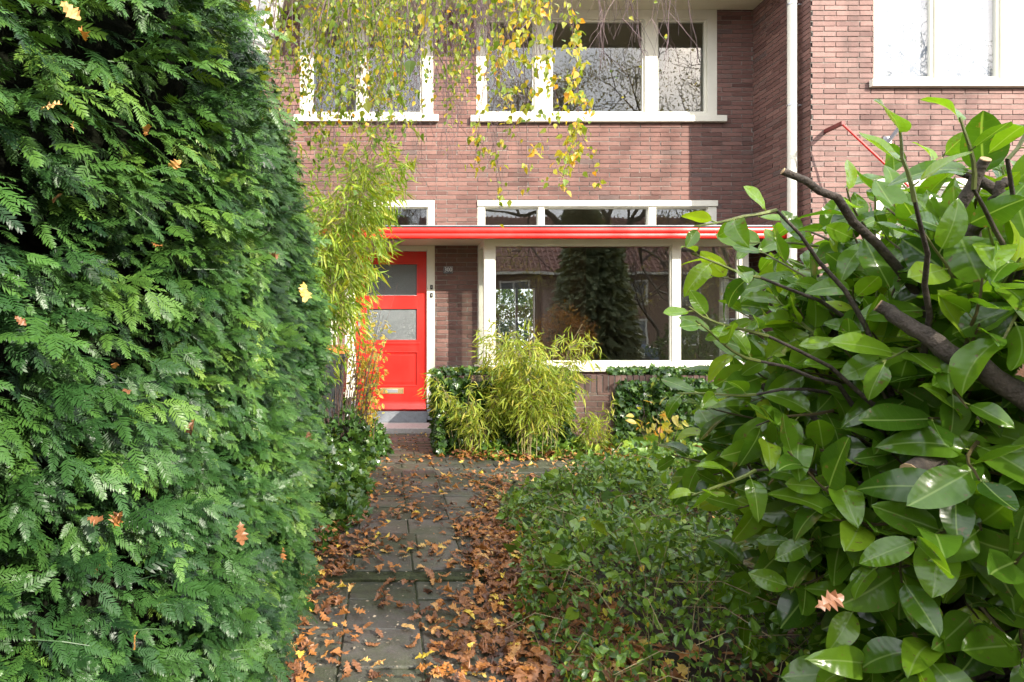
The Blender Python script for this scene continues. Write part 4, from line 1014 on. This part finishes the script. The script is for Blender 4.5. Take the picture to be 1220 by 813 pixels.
def mound(label, name, cat, fx, region, hfun, n, tm, size, mat, seed, kind=None, group=None, droop=-.1, layers=.6):
    r = np.random.RandomState(seed); (x0,x1,y0,y1) = region
    X = x0+(x1-x0)*r.rand(n*2); Y = y0+(y1-y0)*r.rand(n*2); H = hfun(X, Y); k = H > .02; X, Y, H = X[k][:n], Y[k][:n], H[k][:n]; n = len(X)
    Z = H*(1-layers*r.rand(n)**1.6)+r.normal(size=n)*.012
    pos = np.column_stack([X,Y,np.maximum(Z,.01)])
    d = rdir(n, droop); nn = rdir(n, 1.1)+np.array([0,-.3,0])
    g = Geo(); scatter_variants(g, tm, pos, frames(d, nn), size*(.55+.8*r.rand(n)), np.clip(r.normal(.42,.22,n),0,1))
    return g, pos
# ivy mound at the left of the path
def h_left(X, Y):
    e = -.16+.05*np.sin(Y*3)+.03*np.sin(Y*8); e = e + .14*np.clip((Y-5.2)/.8, 0, 1)
    s = np.clip((e-X)/.28, 0, 1); yy = np.clip((Y-3.25)/1.1, 0, 1)*np.clip((7.0-Y)/.25, 0, 1)
    return (s**.6)*yy*(.22+.26*np.clip((Y-4.2)/1.5,0,1))*(1+.25*np.sin(X*9+Y*4)+.18*np.sin(Y*11-X*5))
g, pos = mound('', '', '', None, (-1.3, .1, 3.2, 7.0), h_left, 9000, T_ivy, .065, 'ivy', 2)
t = thing('ivy_bush', 'bushy green ivy sprawling at the left edge of the path below the bamboo', 'ivy')
g.build('leaves', M['ivy'], t)
g = Geo()
for i in range(90):
    p = pos[rng.integers(0, len(pos))]; g.tube([(p[0]+rng.normal()*.12, p[1]+rng.normal()*.12, 0), (p[0], p[1], p[2]*.6), p], [.003,.002,.0012], 4)
g.build('stems', M['bark_red'], t)
# ivy hanging on the garden wall
def wall_ivy(label, x0, x1, top, seed, n, thick=.12, leftface=False):
    t = thing('climbing_ivy', label, 'ivy', group='ivy on the garden wall'); r = np.random.RandomState(seed)
    X = x0+(x1-x0)*r.rand(n); Z = top*r.rand(n)**.85; wob = 1+.35*np.sin(X*7+seed)+.2*np.sin(X*17)
    edge = np.minimum(X-x0, x1-X); keep = (Z < top*(.82+.12*wob)) & (r.rand(n) < np.clip(.35+edge*6,0,1))
    Y = LW-.012-thick*r.rand(n)*(1.3-.5*Z/top)*wob
    cap = r.rand(n) < .16; Y = np.where(cap, LW+.25*r.rand(n), Y); Z = np.where(cap, LZ+.02+.05*r.rand(n), Z)
    pos = np.column_stack([X,Y,Z])[keep]
    if leftface:
        m = n//4; pos = np.concatenate([pos, np.column_stack([x0-.03-.06*r.rand(m), LW+.9*(r.rand(m)-.35), top*r.rand(m)])])
    m = len(pos); g = Geo(); d = rdir(m,-.6)+np.array([0,-.25,0]); nn = rdir(m,.35)+np.array([0,-1.1,0])
    scatter_variants(g, T_ivy, pos, frames(d, nn), .055*(.6+.8*r.rand(m)), np.clip(r.normal(.38,.24,m),0,1)); g.build('leaves', M['ivy'], t)
    g = Geo()
    for i in range(26):
        x = x0+(x1-x0)*r.rand(); z = top*r.rand(); g.tube([(x,LW-.02,0),(x+r.normal()*.1,LW-.04-.1*r.rand(),z*.6),(x+r.normal()*.2,LW-.03-.1*r.rand(),z)], [.005,.004,.002], 5)
    g.build('stems', M['bark_red'], t)
wall_ivy('dark ivy over the left end of the garden wall beside the step', LX0-.03, 2.03, .88, 4, 7500, .17, True)
wall_ivy('ivy curtain on the garden wall right of the bare brick patch', 2.48, 3.75, .86, 5, 6000, .13)
wall_ivy('ivy on the garden wall hidden behind the laurel', 3.85, 6.1, .84, 7, 4500, .12)

# ground cover between the path and the laurel
def h_right(X, Y):
    e = .56+.13*(Y-2.3)+.04*np.sin(Y*4.1)+.03*np.sin(Y*9.1)
    s = np.clip((X-e)/.42, 0, 1)**.55*np.clip((4.2-X)/.5,0,1); yy = np.clip((Y-1.5)/.5,0,1)*np.clip((4.85+.15*np.sin(X*4)-Y)/.6,0,1)**.6
    return s*yy*(.36+.09*np.sin(X*3.1+Y*2.0)+.05*np.sin(X*9+Y*5)+.03*np.sin(Y*13-X*7))
g, pos = mound('', '', '', None, (.45, 4.3, 1.5, 5.2), h_right, 50000, T_oval+T_oval+T_bam+T_birch, .031, 'vinca', 9, layers=.75)
g2, pos2 = mound('', '', '', None, (.6, 3.2, 2.3, 5.2), h_right, 1500, T_oval+T_birch, .07, 'vinca', 19, layers=.12)
for k_, f_ in g2.f.items(): 
    for a in f_: g.f.setdefault(k_, []).append(a + g.n)
g.v += g2.v; g.t += g2.t; g.u += g2.u; g.n += g2.n
tag(g.build('ground_cover', M['vinca']), 'mixed low green ground cover between the path and the laurel', 'ground cover', kind='stuff')
g = Geo()
for i in range(420):
    p = pos[rng.integers(0, len(pos))]; a = rng.normal(size=2)*.10; hh = p[2]+.04+.10*rng.random()
    g.tube([(p[0],p[1],0),(p[0]+a[0]*.4,p[1]+a[1]*.4,hh*.7),(p[0]+a[0]*1.4,p[1]+a[1]*1.4,hh)], [.0022,.0016,.0008], 4)
for i in range(260):
    p = pos[rng.integers(0, len(pos))]; a = rng.random()*6.28; L_ = .12+.25*rng.random()
    g.tube([(p[0],p[1],p[2]+.02),(p[0]+.5*L_*math.cos(a),p[1]+.5*L_*math.sin(a),p[2]+.06),(p[0]+L_*math.cos(a),p[1]+L_*math.sin(a),p[2]+.01)], [.0018,.0014,.0008], 4)
tag(g.build('dry_stalks', M['stalk']), 'dry straw coloured stalks poking through the ground cover', 'stalks', kind='stuff')
# planting at the foot of the garden wall
def h_foot(X, Y):
    return np.clip((X-.7)/.3,0,1)*np.clip((Y-6.12)/.15,0,1)*np.clip((6.6-Y)/.05,0,1)*(.16+.07*np.sin(X*5)+.05*np.sin(X*13+Y*6))
g, pos3 = mound('', '', '', None, (.6, 5.5, 6.05, 6.6), h_foot, 5200, T_oval+T_ivy+T_bam, .07, 'vinca', 29)
tag(g.build('border_plants', M['vinca']), 'low leafy border planting at the foot of the garden wall', 'ground cover', kind='stuff')
upright_shrub('yellowing_plant', 'low plant with yellowing leaves at the foot of the garden wall', 'plant', (2.75,6.25,0), .16, .5, 9, T_oval, .10, 'autumn', 8, 44, spread=.35)
upright_shrub('herb_plant', 'bright green leafy herb standing up behind the ground cover', 'plant', (2.15,4.5,0), .28, .42, 14, T_ivy, .09, 'vinca', 10, 45, spread=.35, group='leafy herbs in the ground cover')
upright_shrub('herb_plant', 'bright green herb nearest the laurel in the ground cover', 'plant', (2.75,4.3,0), .25, .5, 12, T_ivy, .09, 'vinca', 10, 46, spread=.3, group='leafy herbs in the ground cover')

# ================================================================ BIRCH
bir = thing('birch_tree', 'birch with white trunk behind the hedge and thin hanging twigs with yellow green leaves', 'tree')
g = Geo()
tp = np.array([(-1.42,5.0,-.05),(-1.36,5.0,1.2),(-1.27,5.0,2.6),(-1.16,5.0,3.35),(-.98,4.95,3.95),(-.80,4.9,4.7),(-.72,4.8,6.0),(-.5,4.7,7.5)])
tt = np.linspace(0,7,36); P = np.column_stack([np.interp(tt, np.arange(8), tp[:,i]) for i in range(3)])
P[1:-1] = (P[:-2]+P[2:]+2*P[1:-1])/4
g.tube(P, np.linspace(.19,.07,36)*(1+.05*np.sin(tt*5)), 20); g.build('trunk', M['birch_bark'], bir, smooth=True)
g = Geo(); limbs = []
def limb(pts, r0):
    P = np.array(pts, float); t = np.linspace(0, len(P)-1, 16); Q = np.column_stack([np.interp(t, np.arange(len(P)), P[:,i]) for i in range(3)])
    for _ in range(3): Q[1:-1] = (Q[:-2]+Q[2:]+2*Q[1:-1])/4
    g.tube(Q, np.linspace(r0, r0*.3, 16), 7); limbs.append(Q)
limb([(-.8,4.9,4.6),(0,4.0,5.1),(.6,3.2,5.0),(1.2,2.8,4.5)], .045)
limb([(-.9,4.9,4.2),(-.2,3.4,4.3),(.1,2.2,4.0),(.25,1.5,3.3)], .04)
limb([(-.8,4.9,4.8),(.3,4.8,5.4),(1.2,4.6,5.3),(2.2,4.3,4.8)], .045)
limb([(-.98,4.9,4.0),(-.4,4.6,4.4),(.2,4.4,4.3),(.6,4.2,3.9)], .035)
limb([(-.75,4.8,5.4),(.6,3.8,6.0),(1.6,3.2,5.7),(2.0,3.0,5.0)], .04)
g.build('branch', M['twig_birch'], bir, smooth=True)
gt, gl = Geo(), Geo()
def strand(top, zend, nleaf, size, seed, tw=.0028, sideb=6, wander=.05, tintm=.5, lean=0.0):
    r = np.random.RandomState(seed); top = np.array(top, float); ln = top[2]-zend; k = max(8, int(ln/.12)); P = [top]; d = np.array([r.normal()*.15+lean, r.normal()*.15, -1.])
    for i in range(k-1):
        d = norm(d + r.normal(size=3)*wander*2 + np.array([0,0,-.10])); P.append(P[-1]+d*ln/(k-1))
    P = np.array(P); gt.tube(P, np.linspace(tw, tw*.4, k), 4)
    for s in range(sideb):
        i0 = r.randint(1, k-1); m = 5; Q = [P[i0]]; dd = norm(np.array([r.normal()*.6, r.normal()*.6, -.8]))
        L2 = .12+.28*r.rand()
        for j in range(m-1): dd = norm(dd+r.normal(size=3)*.15+np.array([0,0,-.18])); Q.append(Q[-1]+dd*L2/(m-1))
        gt.tube(Q, np.linspace(tw*.55, tw*.25, m), 3); P = np.concatenate([P, np.array(Q)])
    if nleaf:
        sel = P[r.randint(1, len(P), nleaf)]+r.normal(size=(nleaf,3))*.018
        dr = norm(r.normal(size=(nleaf,3))*.5+np.array([0,0,-.9])); nn = norm(r.normal(size=(nleaf,3))+np.array([0,-.4,.2]))
        scatter_variants(gl, T_birch, sel, frames(dr, nn), size*(.65+.6*r.rand(nleaf)), np.clip(r.normal(tintm,.24,nleaf),0,1))
def hang(x, yend, d, nleaf, seed, size=.036, spread=0, **kw):
    e = W(x, yend, d); strand((e[0], e[1], max(3.6, wz(-120, d))), e[2], nleaf, size, seed, **kw)
sd = 100
# the two leafy strands before the upper window
for x, ye, nl in ((640,225,150),(646,205,130),(632,190,110),(652,150,90),(624,215,60),(593,205,70),(600,150,70),(586,130,60),(577,110,50),(608,90,60)):
    hang(x+random.uniform(-3,3), ye, 3.1+random.uniform(-.2,.2), int(nl*1.5), sd, .034, tintm=.6, wander=.03); sd += 1
# leafy curtain at upper left
for i in range(70):
    x = 350+rng.random()*175; ye = 150-abs(x-430)*.5+rng.normal()*35; hang(x, max(15, ye), 2.4+2.2*rng.random(), 110, sd, .029, tintm=.42, sideb=8); sd += 1
for i in range(8):
    hang(540+rng.random()*120, 20+70*rng.random(), 2.6+1.5*rng.random(), 50, sd, .036, tintm=.5); sd += 1
# bare purple twigs over the brick and the window
for i in range(95):
    x = 465+rng.random()*125; hang(x, 90+170*rng.random()*(1-abs(x-535)/160), 4.1+1.2*rng.random(), 1, sd, .03, sideb=12, wander=.07, tw=.0026); sd += 1
for i in range(16):
    hang(680+rng.random()*120, 10+85*rng.random(), 3.2+1.4*rng.random(), 1, sd, .03, sideb=8, wander=.08, lean=.2, tw=.003); sd += 1
# near strands, larger in view
for x, ye, d, nl, tm_ in ((470,125,1.55,13,.75),(440,120,1.75,14,.35),(405,120,1.9,16,.3),(375,60,1.7,12,.25),(500,60,1.6,10,.5),(590,45,1.5,6,.2),(345,45,1.9,12,.3),(450,60,1.6,12,.4),(395,95,1.45,12,.3),(420,70,1.5,12,.35),(485,80,1.5,10,.7),(360,100,1.8,14,.3)):
    hang(x, ye, d, nl, sd, .042, tintm=tm_, sideb=3, wander=.03); sd += 1
gt.build('hanging_twigs', M['twig_birch'], bir); gl.build('leaves', M['birch'], bir)

# ================================================================ WHEELIE BIN
b_ = thing('wheelie_bin', 'dark grey wheelie bin with orange lid half hidden behind the yew', 'bin')
bxc, byc = -.68, 6.3
g = Geo(); hw0, hd0, hw1, hd1 = .20, .24, .27, .30
V = [(bxc-hw0,byc-hd0,.06),(bxc+hw0,byc-hd0,.06),(bxc+hw0,byc+hd0,.06),(bxc-hw0,byc+hd0,.06),(bxc-hw1,byc-hd1,1.08),(bxc+hw1,byc-hd1,1.08),(bxc+hw1,byc+hd1,1.08),(bxc-hw1,byc+hd1,.98)]
g.add(V, {4: [(0,3,2,1),(0,1,5,4),(1,2,6,5),(2,3,7,6),(3,0,4,7)]}); g.box(bxc-hw1-.015, bxc+hw1+.015, byc-hd1-.015, byc+hd1+.015, 1.05, 1.09); g.build('body', M['dark_plastic'], b_, bevel=.01)
g = Geo(); V = [(bxc-hw1-.02,byc-hd1-.02,1.093),(bxc+hw1+.02,byc-hd1-.02,1.093),(bxc+hw1+.02,byc+hd1+.02,1.093),(bxc-hw1-.02,byc+hd1+.02,1.093),(bxc-.22,byc-.24,1.14),(bxc+.22,byc-.24,1.14),(bxc+.22,byc+.3,1.18),(bxc-.22,byc+.3,1.18)]
g.add(V, {4: [(0,3,2,1),(4,5,6,7),(0,1,5,4),(1,2,6,5),(2,3,7,6),(3,0,4,7)]}); g.build('lid', M['orange_plastic'], b_, bevel=.012)
g = Geo(); g.tube([(bxc-.22,byc+hd1+.06,1.0),(bxc+.22,byc+hd1+.06,1.0)], .015, 8, cap=True); g.build('handle', M['dark_plastic'], b_)
for sx in (-1,1):
    g = Geo(); V=[]; n=18
    for xo in (-.025,.025):
        for k in range(n): V.append((bxc+sx*.25+xo, byc+.26+.1*math.cos(2*PI*k/n), .1+.1*math.sin(2*PI*k/n)))
    g.add(V, {4:[(k,(k+1)%n,n+(k+1)%n,n+k) for k in range(n)], n:[list(range(n))[::-1], list(range(n,2*n))]}); g.build('wheel', M['black'], b_)

# ================================================================ LEAF LITTER
def litter(n, region, dens, zf, size, seed, flat=1.0):
    r = np.random.RandomState(seed); (x0,x1,y0,y1) = region; m = n*6
    X = x0+(x1-x0)*r.rand(m); Y = y0+(y1-y0)*r.rand(m); k = r.rand(m) < dens(X,Y); X, Y = X[k][:n], Y[k][:n]; n = len(X)
    Z = zf(X,Y)+.008+.014*r.rand(n)
    a = r.rand(n)*6.283; d = np.column_stack([np.cos(a), np.sin(a), r.normal(size=n)*.09*flat]); nn = np.column_stack([r.normal(size=n)*.15*flat, r.normal(size=n)*.15*flat, np.ones(n)*np.where(r.rand(n)<.35,-1,1)])
    return np.column_stack([X,Y,Z]), frames(d,nn), size*(.6+.7*r.rand(n)), np.clip(r.normal(.5,.25,n),0,1)
g = Geo()
def d_path(X, Y):
    right = np.clip((X-(.30+.20*np.clip(Y-3.2,-.8,2)+.07*np.sin(Y*4.6)+.05*np.sin(Y*11)))/.22, 0, 1); left = np.clip((-.13+.05*np.clip(Y-3.4,-1,2)+.05*np.sin(Y*4.3)-X)/.2, 0, 1)*.8
    mid = .13+.12*np.sin(Y*6+X*5)*np.sin(Y*2.3-X*4); far = np.clip((5.4-Y)/1.2, .22, 1)
    return np.clip(np.maximum(np.maximum(right, left)*far, mid), 0, 1)
zpath = lambda X, Y: np.where(Y > 3.05, .03, .012)+.0*X
p, R, s, ti = litter(4300, (-.6, 1.0, 1.4, 5.4), d_path, zpath, .058, 51); scatter_variants(g, T_oak, p, R, s, ti)
p, R, s, ti = litter(420, (.46, 1.0, 1.4, 3.4), lambda X,Y: np.ones_like(X), lambda X,Y: .03+.02*np.sin(X*7)*np.cos(Y*5), .072, 52, 1.3); scatter_variants(g, T_oak, p, R, s, ti)
p, R, s, ti = litter(1100, (-.5, 6.5, 5.2, 6.3), lambda X,Y: .3+.5*(np.abs(Y-5.75)>.35), lambda X,Y: .012+0*X, .06, 53); scatter_variants(g, T_oak, p, R, s, ti)
p, R, s, ti = litter(1500, (.7, 6.2, 6.1, 6.62), lambda X,Y: np.ones_like(X), lambda X,Y: .03+.05*np.clip((Y-6.1)*3,0,1), .075, 54, 2); scatter_variants(g, T_oak, p, R, s, ti)
p, R, s, ti = litter(1800, (.8, 4.4, 1.3, 5.1), lambda X,Y: np.ones_like(X), lambda X,Y: .0+.05*np.clip(X-1,0,1)*(1+np.sin(X*9+Y*7)), .075, 55, 2); scatter_variants(g, T_oak, p, R, s, ti)
p, R, s, ti = litter(160, (-.3, .6, 6.2, 7.9), lambda X,Y: np.ones_like(X), lambda X,Y: .012+0*X, .04, 56); scatter_variants(g, T_oak, p, R, s, ti)
tag(g.build('fallen_leaves', M['litter']), 'brown and orange oak leaves strewn over the path and borders', 'fallen leaves', kind='stuff')
g = Geo(); n = 1500; X = -.5+1.6*rng.random(n); Y = 1.5+4.7*rng.random(n); X = np.where(Y > 5.2, X*3, X)
a = rng.random(n)*6.28; g.scatter(T_oval[0], np.column_stack([X,Y,np.where(Y>3.05,.036,.016)-.012*(Y>5.2)]), frames(np.column_stack([np.cos(a),np.sin(a),0*a]), np.tile([0,0,1.],(n,1))+rng.normal(size=(n,3))*.2), .008+.012*rng.random(n), .75+.25*rng.random(n))
tag(g.build('seed_debris', simple('birch seed flecks', (.30,.25,.18), .8)), 'pale birch seed flecks scattered on the paving', 'debris', kind='stuff')

# ================================================================ LIGHT, SKY, CAMERA
az, el = math.radians(36), math.radians(28)          # sun behind the camera, to the right
sun_dir = Vector((math.sin(az)*math.cos(el), -math.cos(az)*math.cos(el), math.sin(el)))
sl = bpy.data.lights.new('sun', 'SUN'); sl.energy = 4.9; sl.angle = math.radians(.6); sl.color = (1, .93, .82)
so = bpy.data.objects.new('sun', sl); C.objects.link(so); so.rotation_euler = sun_dir.to_track_quat('Z', 'Y').to_euler()
wd = bpy.data.worlds.new('World'); bpy.context.scene.world = wd; wd.use_nodes = True; nt = wd.node_tree; nt.nodes.clear()
sky = nt.nodes.new('ShaderNodeTexSky'); sky.sky_type = 'NISHITA'; sky.sun_disc = False; sky.sun_elevation = el
sky.sun_rotation = math.atan2(sun_dir.x, sun_dir.y); sky.air_density = 1.0; sky.dust_density = 2.0
tc = nt.nodes.new('ShaderNodeTexCoord'); nz = N(nt, 'TexNoise', Scale=2.6, Detail=8.0, Roughness=.6); L(nt, tc.outputs['Generated'], nz.inputs['Vector'])
cr = ramp(nt, [(.36,(0,0,0)),(.58,(1,1,1))], nz.outputs[0])
mx = N(nt, 'MixRGB'); L(nt, cr.outputs[0], mx.inputs[0]); L(nt, sky.outputs[0], mx.inputs[1]); mx.inputs[2].default_value = (11.0, 11.2, 11.8, 1)
bg = nt.nodes.new('ShaderNodeBackground'); bg.inputs[1].default_value = .15; L(nt, mx.outputs[0], bg.inputs[0])
ow = nt.nodes.new('ShaderNodeOutputWorld'); L(nt, bg.outputs[0], ow.inputs[0])

cam = bpy.data.cameras.new('camera'); cam.sensor_width = 36; cam.lens = F/1220*36; cam.shift_x = (610-PX)/1220; cam.shift_y = 0
cam.clip_start = .05; cam.clip_end = 300
co = bpy.data.objects.new('camera', cam); C.objects.link(co); co.location = (0, 0, EYE); co.rotation_euler = (PI/2, 0, 0)
sc = bpy.context.scene; sc.camera = co
sc.view_settings.view_transform = 'Standard'; sc.view_settings.look = 'None'; sc.view_settings.exposure = 1.28; sc.view_settings.gamma = 1
sc.render.engine = 'CYCLES'; sc.cycles.max_bounces = 8; sc.cycles.transparent_max_bounces = 16; sc.cycles.use_denoising = True
